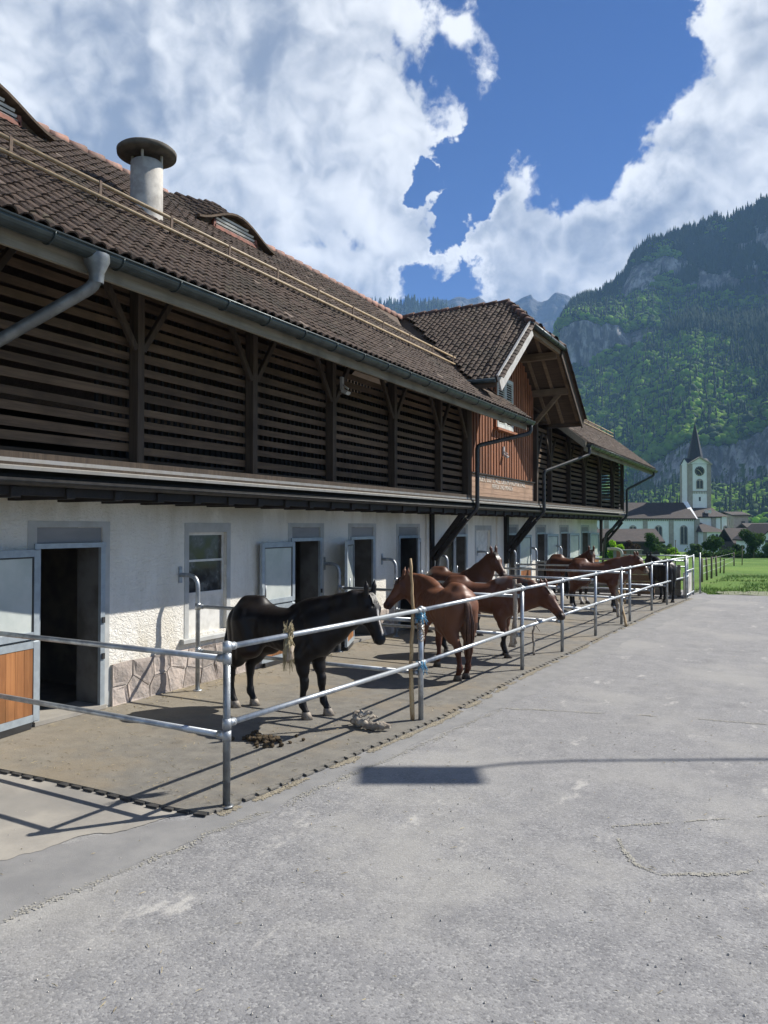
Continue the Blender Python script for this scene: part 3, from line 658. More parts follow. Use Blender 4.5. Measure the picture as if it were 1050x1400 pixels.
def build_mountains():
    cols = [560, 640, 700, 745, 768, 780, 800, 820, 840, 855, 868, 885, 920, 950, 1000, 1050, 1120, 1250, 1450, 1800]
    I = lambda d: np.interp(cols, sorted(d), [d[k] for k in sorted(d)])
    ridge = I({560: 700, 640: 640, 700: 580, 745: 505, 762: 470, 770: 440, 780: 424, 800: 411, 820: 404, 840: 391, 850: 384, 858: 370, 868: 350, 885: 335, 920: 323, 950: 311, 1000: 293, 1050: 275, 1120: 258, 1250: 250, 1450: 330, 1800: 520})
    cap = lambda a: np.maximum(a, ridge + 2)
    foot = I({560: 722, 1800: 722})
    n1 = cap(I({560: 705, 770: 694, 820: 690, 880: 682, 950: 668, 1050: 662, 1250: 660, 1800: 690}))
    n2 = cap(I({560: 702, 770: 674, 820: 660, 870: 642, 910: 622, 950: 604, 1000: 590, 1050: 582, 1250: 590, 1800: 680}))
    n3 = cap(I({560: 701, 768: 520, 800: 514, 840: 505, 870: 480, 900: 462, 950: 452, 1050: 436, 1250: 430, 1800: 620}))
    n4 = cap(I({560: 700, 768: 446, 800: 440, 840: 440, 870: 452, 900: 452, 950: 444, 1050: 428, 1250: 420, 1800: 600}))
    n5 = cap(I({560: 699, 768: 438, 800: 424, 840: 414, 870: 404, 900: 404, 950: 416, 1050: 408, 1250: 380, 1800: 580}))
    pys = [foot, n1, n2, n3, n4, n5, ridge]
    Ds = [560, 760, 792, 1120, 1150, 1265, 1350]
    X, Y, Z = terrain('mountain', cols, pys, Ds, 620, [22, 18, 50, 16, 20, 30], .035, 26, 21, M['rock'])
    # forest: sample the slope
    nr, nc = Z.shape
    def sample(n, keep):
        i = nrg.integers(0, nr - 1, n); j = nrg.integers(0, nc - 1, n); a, b = nrg.random(n), nrg.random(n)
        L = lambda A: (A[i, j] * (1 - a) + A[i + 1, j] * a) * (1 - b) + (A[i, j + 1] * (1 - a) + A[i + 1, j + 1] * a) * b
        x, y, z = L(X), L(Y), L(Z)
        e1 = np.stack([X[i + 1, j] - X[i, j], Y[i + 1, j] - Y[i, j], Z[i + 1, j] - Z[i, j]], 1); e2 = np.stack([X[i, j + 1] - X[i, j], Y[i, j + 1] - Y[i, j], Z[i, j + 1] - Z[i, j]], 1)
        cr = np.cross(e1, e2); ar = np.linalg.norm(cr, axis=1); nz = np.abs(cr[:, 2]) / (ar + 1e-9)
        p = ar / np.percentile(ar, 97) ; k = (nrg.random(n) < p) & keep(x, y, z, nz, i)
        return x[k], y[k], z[k], nz[k], i[k]
    def keep(x, y, z, nz, i):
        pxs = 525 + FOC * ((x * CR.x + y * CR.y) / (x * CF.x + y * CF.y)); nn = fbm(x * .018, y * .018 + z * .03, 4, 91); ok = np.ones(len(x), bool)
        low = (i >= 22) & (i < 41) & (pxs > 860); spur = (i >= 90) & (i < 107) & (pxs < 905); up = (i >= 127) & (i < 151) & (pxs > 845)
        ok &= ~(low & (nn < .80)); ok &= ~(spur & (nn < .60)); ok &= ~(up & (nn < .60 + .05 * np.sin(pxs * .05)))
        return ok & ((nz > .30) | (i >= nr - 5))
    x, y, z, nz, i = sample(620000, keep)
    n = len(x); con = (nrg.random(n) < .035) | ((fbm(x * .008, y * .008, 3, 77) + z / 1500 + np.where(i > nr - 30, .35, 0)) > .90 + nrg.normal(0, .06, n))
    s = np.where(con, nrg.uniform(2.6, 4.6, n), nrg.uniform(2.7, 5.2, n)) * np.where(i < 41, 1.05, 1.42); hz = np.where(con, s * nrg.uniform(1.2, 1.9, n), s * nrg.uniform(.70, 1.15, n))
    hz = np.where(i > nr - 14, hz * .8, hz)
    near = np.stack([x, y, z - s * .5], 1); rot = np.zeros((n, 3)); rot[:, 2] = nrg.uniform(0, 6.28, n); scl = np.stack([s, s, hz], 1)
    idx = np.where(con, 6 + nrg.integers(0, 2, n), nrg.integers(0, 6, n))
    var = [crown_variant(100 + k, M['leaf'] if k < 3 else M['leafyoung'] if k < 5 else M['leafdark'], 'broad') for k in range(6)] + [crown_variant(200 + k, M['conifer'], 'con') for k in range(2)]
    for k, v in enumerate(var): v.name = 'forest_crown_%02d' % k
    scatter('forest', near, rot, scl, idx, var); print('forest', n)
    # wooded ridge beyond the barn
    c2 = [200, 380, 470, 515, 560, 600, 640, 700, 780]
    rg = [420, 424, 426, 419, 415, 421, 434, 470, 560]
    X2, Y2, Z2 = terrain('wooded_ridge', c2, [[715] * 9, [600] * 9, rg], [1500, 1750, 2100], 160, [14, 26], .03, 30, 41, M['rock'])
    n = 5200; i = nrg.integers(10, Z2.shape[0], n); j = nrg.integers(60, Z2.shape[1] - 1, n); s = nrg.uniform(7, 11, n)
    pts = np.stack([X2[i, j], Y2[i, j], Z2[i, j] - 3], 1) + nrg.normal(0, 6, (n, 3)) * (1, 1, .1); rot = np.zeros((n, 3)); rot[:, 2] = nrg.uniform(0, 6, n)
    scatter('ridge_forest', pts, rot, np.stack([s, s, s * 1.15], 1), nrg.integers(0, 2, n), [crown_variant(300 + k, M['conifer'], 'con') for k in range(2)])
    # bare peaks far up the valley
    c3 = [-200, 100, 400, 560, 578, 590, 600, 612, 625, 640, 655, 668, 690, 705, 715, 728, 740, 750, 758, 770, 780, 786, 800, 812, 818, 832, 850, 900, 1000]
    r3 = [430, 440, 436, 424, 417, 409, 405, 410, 403, 408, 403, 411, 416, 411, 404, 400, 410, 407, 400, 397, 401, 409, 406, 408, 399, 395, 400, 410, 440]
    cc = np.arange(-200, 1001, 3.0); r3 = np.interp(cc, c3, r3) - 7 * (ridged(cc * .045, cc * 0, 4, 5) - .6) - 3 * (fbm(cc * .2, cc * 0, 3, 8) - .5); c3 = cc
    terrain('far_peaks', c3, [[700] * len(c3), [600] * len(c3), [470] * len(c3), r3], [2050, 2400, 2850, 3050], 520, [10, 16, 34], .02, 62, 61, M['farrock'], .8)
build_mountains()
#@@BARN
# ------------------------------------------------------------------ the stable
XW, XP, XE = -7.35, -6.45, -5.40            # plaster wall, slatted front, eaves line
YA, YB = 0.0, 32.3                          # ends of the wall
ZE, SL, XR = 4.66, 0.79, -9.4               # eaves height, roof slope, ridge line
ZR = ZE + SL * (abs(XR) - abs(XE))
GY, GZ, GS, GF = 18.5, 7.86, 0.74, 3.55     # cross gable: centre line, ridge height, slope, half width at the eaves
barn = empty('stable_building', (-7.35, 16, 0), 0, 'long white-walled stable with dark slatted hayloft, red gable front and brown tiled roof', 'stable')
BL = Vector((-7.35, 16, 0))
class BMB(MB):                               # shapes given in world metres, stored about the building's own base point
    def build(s, name, mat=None, parent=None, **k):
        s.v = [(x - BL.x, y - BL.y, z - BL.z) for x, y, z in s.v]
        return MB.build(s, name, mat, parent or barn)
def B(): return BMB()
def brot(p): return (p[0] - BL.x, p[1] - BL.y, p[2] - BL.z)

DOORS = [  # y0, y1, hinge side, opening angle
    (5.62, 6.52, 'L', 172), (10.45, 11.30, 'L', 177), (12.36, 13.2, 'L', 157), (14.3, 15.2, 'R', 24), (17.2, 18.0, 'L', 158),
    (21.15, 22.0, 'R', 176), (23.9, 24.85, 'R', 175), (26.7, 27.7, 'R', 176), (29.7, 30.8, 'R', 176)]
WINDOWS = [(8.01, 8.80, .72, 2.12), (18.68, 19.72, .85, 2.10)]
THK = .42
def build_walls():
    holes = [(a, b, .05, 2.19) for a, b, *_ in DOORS] + list(WINDOWS)
    ysb = sorted({YA, YB} | {h[0] for h in holes} | {h[1] for h in holes}); zsb = sorted({0.0, 2.66} | {h[2] for h in holes} | {h[3] for h in holes})
    b = B()
    inside = lambda y, z: any(h[0] <= y <= h[1] and h[2] <= z <= h[3] for h in holes)
    for i in range(len(ysb) - 1):
        for j in range(len(zsb) - 1):
            if inside((ysb[i] + ysb[i + 1]) / 2, (zsb[j] + zsb[j + 1]) / 2): continue
            y0, y1, z0, z1 = ysb[i], ysb[i + 1], zsb[j], zsb[j + 1]
            b.add([(XW, y0, z0), (XW, y1, z0), (XW, y1, z1), (XW, y0, z1)], [(0, 1, 2, 3)])
            b.add([(XW - THK, y0, z0), (XW - THK, y1, z0), (XW - THK, y1, z1), (XW - THK, y0, z1)], [(3, 2, 1, 0)])
    for y0, y1, z0, z1 in holes:
        b.add([(XW, y0, z0), (XW - THK, y0, z0), (XW - THK, y0, z1), (XW, y0, z1)], [(0, 1, 2, 3)]); b.add([(XW, y1, z0), (XW - THK, y1, z0), (XW - THK, y1, z1), (XW, y1, z1)], [(3, 2, 1, 0)])
        b.add([(XW, y0, z0), (XW, y1, z0), (XW - THK, y1, z0), (XW - THK, y0, z0)], [(0, 1, 2, 3)]); b.add([(XW, y0, z1), (XW, y1, z1), (XW - THK, y1, z1), (XW - THK, y0, z1)], [(3, 2, 1, 0)])
    b.add([(XW, YB, 0), (XW - THK, YB, 0), (XW - THK, YB, 2.66), (XW, YB, 2.66)], [(0, 1, 2, 3)]); b.add([(XW, YA, 0), (XW - THK, YA, 0), (XW - THK, YA, 2.66), (XW, YA, 2.66)], [(3, 2, 1, 0)])
    # end and rear walls
    b.box(-13.2, XW - THK, YB - THK, YB - .003, 0, 2.66); b.box(-13.2, XW - THK, YA + .003, YA + THK, 0, 2.66); b.box(-13.2, -12.8, YA + THK, YB - THK, 0, 4.4)
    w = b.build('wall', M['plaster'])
    for y in (15.72, 20.3): B().box(XW, XW + .05, y - .14, y + .14, .0, 2.55).build('pilaster', M['plaster'], w)
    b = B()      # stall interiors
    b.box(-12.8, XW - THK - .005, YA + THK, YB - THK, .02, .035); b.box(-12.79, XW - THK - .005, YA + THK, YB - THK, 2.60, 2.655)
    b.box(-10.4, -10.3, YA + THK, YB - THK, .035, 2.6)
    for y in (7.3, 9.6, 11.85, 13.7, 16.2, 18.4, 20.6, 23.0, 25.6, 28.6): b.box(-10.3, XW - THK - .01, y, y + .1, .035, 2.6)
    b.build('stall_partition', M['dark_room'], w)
    for k in range(9): B().box(-10.298, -10.27, 5.2, 7.28, 1.25 + k * .148, 1.25 + k * .148 + .143).build('stall_plank', M['stall_plank'], w)
    # rubble plinth: every stone its own piece, bedded in mortar
    spans = [(6.66, 10.33), (11.44, 12.24), (13.32, 14.18), (15.34, 17.05), (18.14, 21.0)]
    for a, c in spans:
        B().box(XW, XW + .022, a, c, 0, .52).build('mortar_bed', M['mortar'], w)
        pts = []; step = .30
        for i in range(int((c - a) / step) + 1):
            for j in range(2): pts.append(Vector((a + (i + .5 + rnd.uniform(-.36, .36) + .25 * (j % 2)) * step, .04 + (j + .4 + rnd.uniform(-.26, .26)) * .29)))
        for p in pts:
            poly = [Vector((a, .0)), Vector((c, .0)), Vector((c, .54)), Vector((a, .54))]
            for q in pts:
                if q is p or (q - p).length > 1.2: continue
                m_ = (p + q) / 2; n_ = (q - p); out = []
                for i in range(len(poly)):
                    u, v = poly[i], poly[(i + 1) % len(poly)]; du, dv = (u - m_).dot(n_), (v - m_).dot(n_)
                    if du <= 0: out.append(u)
                    if du * dv < 0: out.append(u + (v - u) * (du / (du - dv)))
                poly = out
                if len(poly) < 3: break
            if len(poly) < 3: continue
            ce = sum(poly, Vector((0, 0))) / len(poly)
            if max((v - ce).length for v in poly) < .07: continue
            pr = [v + (ce - v).normalized() * .010 + Vector((rnd.uniform(-.006, .006), rnd.uniform(-.006, .006))) for v in poly]
            inn = [ce + (v - ce) * .74 for v in pr]; h = rnd.uniform(.028, .046); n = len(pr)
            V = [(XW + .012, v.x, max(.002, v.y)) for v in pr] + [(XW + .034 + rnd.uniform(0, .008), v.x, max(.004, v.y)) for v in pr] + [(XW + h + rnd.uniform(-.012, .012), v.x, max(.006, v.y)) for v in inn] + [(XW + h + .006, ce.x, ce.y)]
            F = [(i, (i + 1) % n, (i + 1) % n + n, i + n) for i in range(n)] + [(i + n, (i + 1) % n + n, (i + 1) % n + 2 * n, i + 2 * n) for i in range(n)] + [(i + 2 * n, (i + 1) % n + 2 * n, 3 * n) for i in range(n)]
            bb = B(); bb.add(V, F); bb.build('stone', M['stone'], w)
    # painted door and window surrounds, lintel boards, sills
    for a, c, *_ in DOORS:
        b = B(); b.box(XW, XW + .006, a - .115, a - .001, .05, 2.26); b.box(XW, XW + .006, c + .001, c + .115, .05, 2.26); b.box(XW, XW + .006, a - .001, c + .001, 2.192, 2.26)
        s = b.build('door_surround', M['surround'])
        B().box(XW - .05, XW - .012, a + .004, c - .004, 2.015, 2.186).build('lintel_board', M['lintel'], s)
        b = B(); b.box(XW - .02, XW + .025, a - .03, a + .035, .06, 2.01); b.box(XW - .02, XW + .025, c - .035, c + .03, .06, 2.01); b.box(XW - .02, XW + .028, a - .04, c + .04, 1.955, 2.012)
        b.build('door_frame', M['doorframe'], s)
        for ya, yb in ((a + .001, a + .006), (c - .006, c - .001)): B().box(XW - THK, XW - .022, ya, yb, .076, 2.01).build('darkened_jamb', M['jamb'], s)  # thin plates over the reveals, coloured dark for shade and dirt
        B().box(XW - THK, XW + .05, a - .04, c + .04, .03, .075).build('threshold', M['concrete'], s)
        for zz in (.62, 1.05): B().box(XW + .025, XW + .04, c - .02, c + .02, zz, zz + .07).build('latch_plate', M['black'], s)
    for k, (a, c, z0, z1) in enumerate(WINDOWS):
        b = B(); e = .085; b.box(XW, XW + .007, a - e, a, z0 - .04, z1 + .13); b.box(XW, XW + .007, c, c + e, z0 - .04, z1 + .13); b.box(XW, XW + .007, a, c, z1, z1 + .13)
        win = b.build('window_surround', M['surround'])
        b = B(); x0, x1 = XW - .10, XW - .055
        b.box(x0, x1, a + .001, a + .035, z0, z1); b.box(x0, x1, c - .035, c - .001, z0, z1); b.box(x0, x1, a + .035, c - .035, z1 - .04, z1 - .001); b.box(x0, x1 + .02, a + .035, c - .035, 1.24, 1.285); b.box(x0, x1, a + .035, c - .035, 1.71, 1.74)
        b.build('window_frame', M['white'], win)
        for zz in ((1.285, 1.71), (1.74, z1 - .04)): B().box(x0 + .015, x0 + .025, a + .035, c - .035, *zz).build('pane', M['glass'] if k == 0 else M['white'], win)
        B().box(x0 - .01, x1 - .004, a + .035, c - .035, z0 + .001, 1.24).build('apron_panel', M['white'] if k == 0 else M['tanboard'], win)
        B().box(XW - .16, XW + .07, a - .16, c + .16, z0 - .115, z0 - .042, .012).build('window_sill', M['surround'], win)
build_walls()

def door_leaf(y0, y1, hinge, ang):
    """two-part stable door: milky pane above, vertical boards below, steel frame; hinged at one side"""
    wd = (y1 - y0) + .10; s = -1 if hinge == 'L' else 1
    def leaf(nm, z0, z1):
        b = MB(); t = .045; f = .075
        for a, c in ((0, f), (wd - f, wd)): b.box(-t / 2, t / 2, a, c, z0, z1, .008)
        for a, c in ((z0, z0 + f), (z1 - f, z1)): b.box(-t / 2 + .002, t / 2 - .002, f, wd - f, a, c)
        o = b.build(nm, M['doorframe'], barn)
        return o
    up = leaf('upper_door', .99, 1.95); lo = leaf('lower_door', .10, .965)
    MB().box(-.008, .008, .075, wd - .075, 1.065, 1.875).build('door_glass', M['milky'], up)
    b = MB(); b.box(-.016, .016, .076, .092, 1.066, 1.874); b.box(-.016, .016, wd - .092, wd - .076, 1.066, 1.874); b.box(-.0155, .0155, .092, wd - .092, 1.858, 1.874); b.build('glazing_seal', M['black'], up)
    b = MB(); b.tube([(-.06, wd - .04, 1.12), (-.06, wd - .04, 1.30)], .012, 6); b.box(-.06, .06, wd - .055, wd - .025, 1.12, 1.15); b.build('handle', M['galv'], up)
    n = 7
    for k in range(n):
        w_ = (wd - .15) / n; MB().box(-.014, .014, .075 + k * w_ + .002, .075 + (k + 1) * w_ - .002, .175, .89, .004).build('door_board', M['doorwood'], lo)
    MB().box(-.02, .02, .1, wd - .1, .03, .099).build('bottom_strip', M['black'], lo)
    hy = y0 - .02 if hinge == 'L' else y1 + .02
    for o in (up, lo):
        o.location = (XW + .055 - BL.x, hy - BL.y, 0)
        # closed leaf lies along the opening; it swings outwards (+X)
        o.rotation_euler = (0, 0, -R(ang) if hinge == 'L' else math.pi + R(ang))
for d in DOORS: door_leaf(*d)

# ---- hayloft front
POSTS_A = [.06, 2.1, 4.15, 6.2, 8.24, 10.24, 12.33, 14.36, 15.82]
POSTS_B = [20.98, 22.35, 24.5, 26.5, 28.85, 31.1, 33.0]
YEND = 33.08
def zroof(x): return ZE + SL * (abs(x) - abs(XE))
def build_loft():
    zt = zroof(XP) - .36
    for P in (POSTS_A, POSTS_B):
        for i, y in enumerate(P):
            B().box(XP - .075, XP + .055, y - .048, y + .048, 2.80, zt + .1, .008).build('post', M['beam'])
            for sgn in (-1, 1):
                if (i == 0 and sgn < 0) or (i == len(P) - 1 and sgn > 0): continue
                q = B(); q.bar((XP + .02, y + sgn * .05, 4.16), (XP + .02, y + sgn * .52, 4.86), .07, .06, .006, up=(1, 0, 0)); q.build('brace', M['beam'])
        nrow = 15
        for i in range(len(P) - 1):
            for k in range(nrow):
                z = 2.905 + k * .150; y0, y1 = P[i] + .0, P[i + 1]
                if P is POSTS_B and i == 4 and 3 < k < 9: continue
                if rnd.random() < .018: continue
                b = B(); dz = rnd.uniform(-.012, .012); b.bar((XP - .10, y0 + .002, z + dz), (XP - .10, y1 - .002, z + dz + rnd.uniform(-.018, .018)), .022, .087 + rnd.uniform(-.008, .008)); b.build('slat', M['slat'])
        B().box(XP - .07, XP + .05, P[0], P[-1], zt + .1, zt + .24).build('wall_plate', M['beam'])
    # end wall slats, dark loft inside
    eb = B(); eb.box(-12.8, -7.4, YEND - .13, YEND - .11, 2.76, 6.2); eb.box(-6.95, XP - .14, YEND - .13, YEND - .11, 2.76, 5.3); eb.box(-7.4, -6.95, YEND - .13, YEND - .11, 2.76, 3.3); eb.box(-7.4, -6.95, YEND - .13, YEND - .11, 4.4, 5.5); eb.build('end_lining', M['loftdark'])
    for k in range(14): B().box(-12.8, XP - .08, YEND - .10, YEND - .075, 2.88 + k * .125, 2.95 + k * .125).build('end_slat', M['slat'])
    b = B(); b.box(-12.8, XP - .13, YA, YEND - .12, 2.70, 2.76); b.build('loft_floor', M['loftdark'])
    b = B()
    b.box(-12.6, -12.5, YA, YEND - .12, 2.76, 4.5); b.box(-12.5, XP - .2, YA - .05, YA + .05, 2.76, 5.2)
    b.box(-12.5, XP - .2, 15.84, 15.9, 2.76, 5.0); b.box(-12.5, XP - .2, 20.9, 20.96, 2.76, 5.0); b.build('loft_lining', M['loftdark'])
    b = B()
    for k in range(150):
        y = 6.3 + k * .118
        if 15.7 < y < 21: continue
        b.box(-7.25, -7.225, y, y + .042, 2.76, 4.9)
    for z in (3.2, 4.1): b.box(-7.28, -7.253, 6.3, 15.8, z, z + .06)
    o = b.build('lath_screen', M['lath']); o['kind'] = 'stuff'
    # deck edge: zinc strip, dark channel, joist ends
    B().box(XP - .13, XP + .10, YA, YEND + .02, 2.765, 2.80).build('deck_board', M['beam'])
    b = B(); prof = [(XP + .06, 2.84), (XP + .075, 2.84), (XP + .078, 2.79), (XP + .112, 2.762), (XP + .112, 2.73), (XP + .104, 2.73), (XP + .104, 2.752), (XP + .06, 2.775)]
    b.prism([(x, YA, z) for x, z in prof], (0, YEND + .06 - YA, 0)); fl = b.build('zinc_flashing', M['flash'])
    B().box(XP + .055, XP + .072, YA, YEND, 2.803, 2.90).build('kick_board', M['beam'])
    pts = [(XP + .075, z_) for z_ in ()]
    b = B(); n = 8; pr = [(XP + .055 + .06 * math.cos(math.pi + math.pi * k / n), 2.655 + .07 * math.sin(math.pi + math.pi * k / n)) for k in range(n + 1)]
    pr2 = [(XP + .055 + .055 * math.cos(math.pi + math.pi * k / n), 2.655 + .064 * math.sin(math.pi + math.pi * k / n)) for k in range(n, -1, -1)]
    b.prism([(x, YA, z) for x, z in pr + pr2], (0, YEND - YA, 0)); g = b.build('lower_gutter', M['gutterlow'])
    b = B(); b.tube([(XP + .113, YA, 2.628), (XP + .113, YEND, 2.628)], .006, 6); b.build('gutter_bead', M['pipedark'], g)
    B().box(XP - .12, XP - .012, YA, YEND, 2.50, 2.695).build('edge_beam', M['darkbeam'])
    B().box(XW + .001, XP - .122, YA, YEND - .02, 2.655, 2.695).build('soffit', M['soffit'])
    y = .35
    while y < YEND:
        B().box(XW + .002, XP + .02, y - .05, y + .05, 2.505 - .03, 2.58, .005).build('joist', M['darkbeam']); y += .62
    # raking struts with packing blocks
    for y in (15.80, 20.90, 32.86):
        for s in (-.085, .085):
            q = B(); q.bar((XW + .05, y + s * .3 + .0, 1.52), (XP - .06, y + s * .3, 2.50), .05 if False else .10, .13, .008, up=(0, 1, 0)); q.build('strut', M['darkbeam'])
        q = B(); q.bar((XW + .16, y, 1.45), (XP + .02, y, 2.38), .09, .09, .006, up=(0, 1, 0)); q.build('strut', M['darkbeam'])
        B().box(XW + .001, XW + .10, y - .09, y + .09, 1.15, 2.5, .01).build('wall_post', M['darkbeam'])
        for t_ in (.25, .55, .85):
            c = Vector((XW + .10, y, 1.46)).lerp(Vector((XP - .02, y, 2.42)), t_); q = B(); q.box(c.x - .05, c.x + .05, y - .05, y + .05, c.z - .04, c.z + .06); q.build('packing_block', M['darkbeam'])
build_loft()

# ---- gable front between the two loft screens
def build_gable():
    y0, y1 = 15.92, 20.88
    b = B(); b.add([(XP - .1, y0, 2.8), (XP - .1, y1, 2.8), (XP - .1, y1, GZ - GS * (y1 - GY) - .12), (XP - .1, GY, GZ - .15), (XP - .1, y0, GZ - GS * (GY - y0) - .12)], [(0, 1, 2, 3, 4)])
    for y, s in ((y0, 1), (y1, -1)): b.box(-9.2, XP - .1, y, y + s * .06, 2.8, 5.9)
    gw = b.build('gable_wall', M['soffit'])
    n = 26; w = (y1 - y0) / n; WY0, WY1 = 17.78, 18.98
    for k in range(n):
        a = y0 + k * w
        for j, (p_, q_, xo, mt) in enumerate(((a + .002, a + w * .38, .0, M['darkboard']), (a + w * .38 + .003, a + w - .002, .034, M['redboard']))):
            ym = (p_ + q_) / 2; zt = GZ - GS * abs(ym - GY) - .16; xo += rnd.uniform(-.003, .003)
            segs = [(3.42, 4.60), (5.98, zt)] if WY0 - .05 < ym < WY1 + .05 else [(3.42, zt)]
            for z0, z1 in segs: B().box(XP - .097, XP - .075 + xo, p_, q_, z0, z1).build('gable_board', mt, gw)
    # corner posts
    for y in (y0 - .02, y1 + .02): B().box(XP - .09, XP + .07, y - .075, y + .075, 2.8, 5.1, .01).build('corner_post', M['beam'])
    # inscription boards
    hs = [(2.86, 2.98), (2.985, 3.10), (3.105, 3.235), (3.24, 3.405)]; L = []
    ins = B(); ins.box(XP - .095, XP - .06, y0, y1, 2.8, 3.41); ib = ins.build('inscription_board', M['inscr'], None)
    for z0, z1 in hs: B().box(XP - .057, XP - .022 + rnd.uniform(-.003, .003), y0 + .06, y1 - .06, z0, z1).build('plank', M['inscr'], ib)
    B().box(XP - .058, XP + .03, y0 + .06, y1 - .06, 3.407, 3.435).build('drip_batten', M['darkbeam'], ib)
    def text(s, yc, z, size):
        cu = bpy.data.curves.new('lettering', 'FONT'); cu.body = s; cu.size = size; cu.align_x = 'CENTER'; cu.extrude = .003; cu.space_character = 1.05
        tmp = bpy.data.objects.new('lettering_outline', cu); COL.objects.link(tmp); bpy.context.view_layer.update()
        me = bpy.data.meshes.new_from_object(tmp.evaluated_get(bpy.context.evaluated_depsgraph_get())); bpy.data.objects.remove(tmp); bpy.data.curves.remove(cu)
        me.materials.clear(); o = link('lettering', me, M['letter'], ib); o.location = brot((XP - .0165, yc, z)); o.rotation_euler = (math.pi / 2, 0, math.pi / 2)
    text('BHÜET, GOTT, ALL, DEN IN RAUM & STALL', 18.25, 3.258, .178); text('PFERDE UND MENSCH', 18.25, 3.125, .145)
    # closed louvred shutters
    fr = B(); fr.box(XP - .05, XP + .01, WY0 - .06, WY0, 4.62, 5.98); fr.box(XP - .05, XP + .01, WY1, WY1 + .06, 4.62, 5.98); fr.box(XP - .05, XP + .01, WY0, WY1, 5.93, 5.98); fr.box(XP - .05, XP + .09, WY0 - .12, WY1 + .12, 4.56, 4.615)
    wf = fr.build('gable_window', M['redboard'])
    for a, c in ((WY0 + .01, (WY0 + WY1) / 2 - .01), ((WY0 + WY1) / 2 + .01, WY1 - .01)):
        b = B(); x0, x1 = XP - .02, XP + .022
        for p, q in ((a, a + .07), (c - .07, c)): b.box(x0, x1, p, q, 4.64, 5.92)
        for p, q in ((4.64, 4.74), (5.24, 5.32), (5.83, 5.92)): b.box(x0 + .001, x1 - .001, a + .07, c - .07, p, q)
        sh = b.build('shutter', M['shutter'], wf); b = B()
        for z in np.concatenate([np.arange(4.765, 5.22, .058), np.arange(5.345, 5.81, .058)]): b.bar((XP + .0, a + .07, z), (XP + .0, c - .07, z), .04, .012, up=(.75, 0, 1))
        b.build('louvre', M['shutter'], wf)
    # security lamps
    def lamp(y, z, x):
        b = B(); b.box(x, x + .04, y - .03, y + .03, z + .02, z + .22); b.tube([(x + .03, y, z + .1), (x + .14, y, z + .02)], .015, 6); lm = b.build('lamp_bracket', M['lampgrey'])
        b = B(); b.bar((x + .09, y - .06, z - .02), (x + .09, y + .06, z - .02), .11, .05, .008, up=(.5, 0, 1)); b.build('lamp_head', M['lampgrey'], lm)
        b = B(); b.bar((x + .08, y - .052, z - .043), (x + .08, y + .052, z - .043), .09, .016, up=(.5, 0, 1)); b.build('lamp_glass', M['milky'], lm)
    lamp(10.42, 4.36, XP + .06); lamp(18.32, 3.98, XP - .04)
build_gable()

# ---- roofs
PITCH_T = .146; EXPO = .155; CA = 1 / math.sqrt(1 + SL * SL)
TILE_V = []
for lv, h in ((0, .017), (1.25 * EXPO, .0)):
    for k in range(5):
        t_ = k / 4; TILE_V.append((t_ * PITCH_T * 1.02, lv, h + .047 * math.sin(math.pi * t_) ** .8 if 0 < t_ < 1 else h))
for k in range(5):
    t_ = k / 4; TILE_V.append((t_ * PITCH_T * 1.02, 0, (.047 * math.sin(math.pi * t_) ** .8 if 0 < t_ < 1 else 0)))
TILE_V = np.array(TILE_V); TILE_F = np.array([(k, k + 1, k + 6, k + 5) for k in range(4)] + [(10 + k, 11 + k, k + 1, k) for k in range(4)] + [(10, 0, 5, 5), (4, 14, 9, 9)])
TILE_F = [f if f[2] != f[3] else f[:3] for f in TILE_F.tolist()]
tile_me = None
TILES = []        # (distance, origin, U, V, N)
EYB = [(10.42, .78, .34), (5.66, .78, .36)]     # eyebrow dormers: centre, half width, height
XF = -8.58                                        # plane of their louvred faces
def eyebrow(x, y):
    h = 0.0
    if x < XF:
        for yc, hw, hh in EYB:
            u = abs(y - yc) / (hw * 1.45)
            if u < 1: h = max(h, hh * (math.cos(math.pi * u) + 1) / 2)
        h = max(0.0, min(h, max(0.0, (ZR - .06 - zroof(x)))))
    return h
def roof_main(y, v):
    x = XE + .04 - v * CA; return Vector((x, y, zroof(x) + eyebrow(x, y)))
def gable_side(sgn):
    c = 1 / math.sqrt(1 + GS * GS)
    return lambda x, v: Vector((x, GY + sgn * (GF - v * c), GZ - GS * (GF - v * c)))
def zgab(y): return GZ - GS * abs(y - GY)
def zhip(x): return 6.88 + (abs(x) - abs(XE)) * .95
def place(o, U, V, jit=1.0):
    U = U.normalized(); N = U.cross(V).normalized(); V = N.cross(U)
    if N.z < 0: N = -N
    a = rnd.gauss(0, .012) * jit; U2 = U * math.cos(a) + V * math.sin(a); V2 = V * math.cos(a) - U * math.sin(a); tl = rnd.gauss(0, .010) * jit
    V2 = (V2 + N * tl).normalized(); TILES.append(((o - Vector((0, 0, CAM_H))).length, o + N * rnd.gauss(.004, .003) + U * rnd.gauss(0, .003) + V * rnd.gauss(0, .004), U2, V2, N))
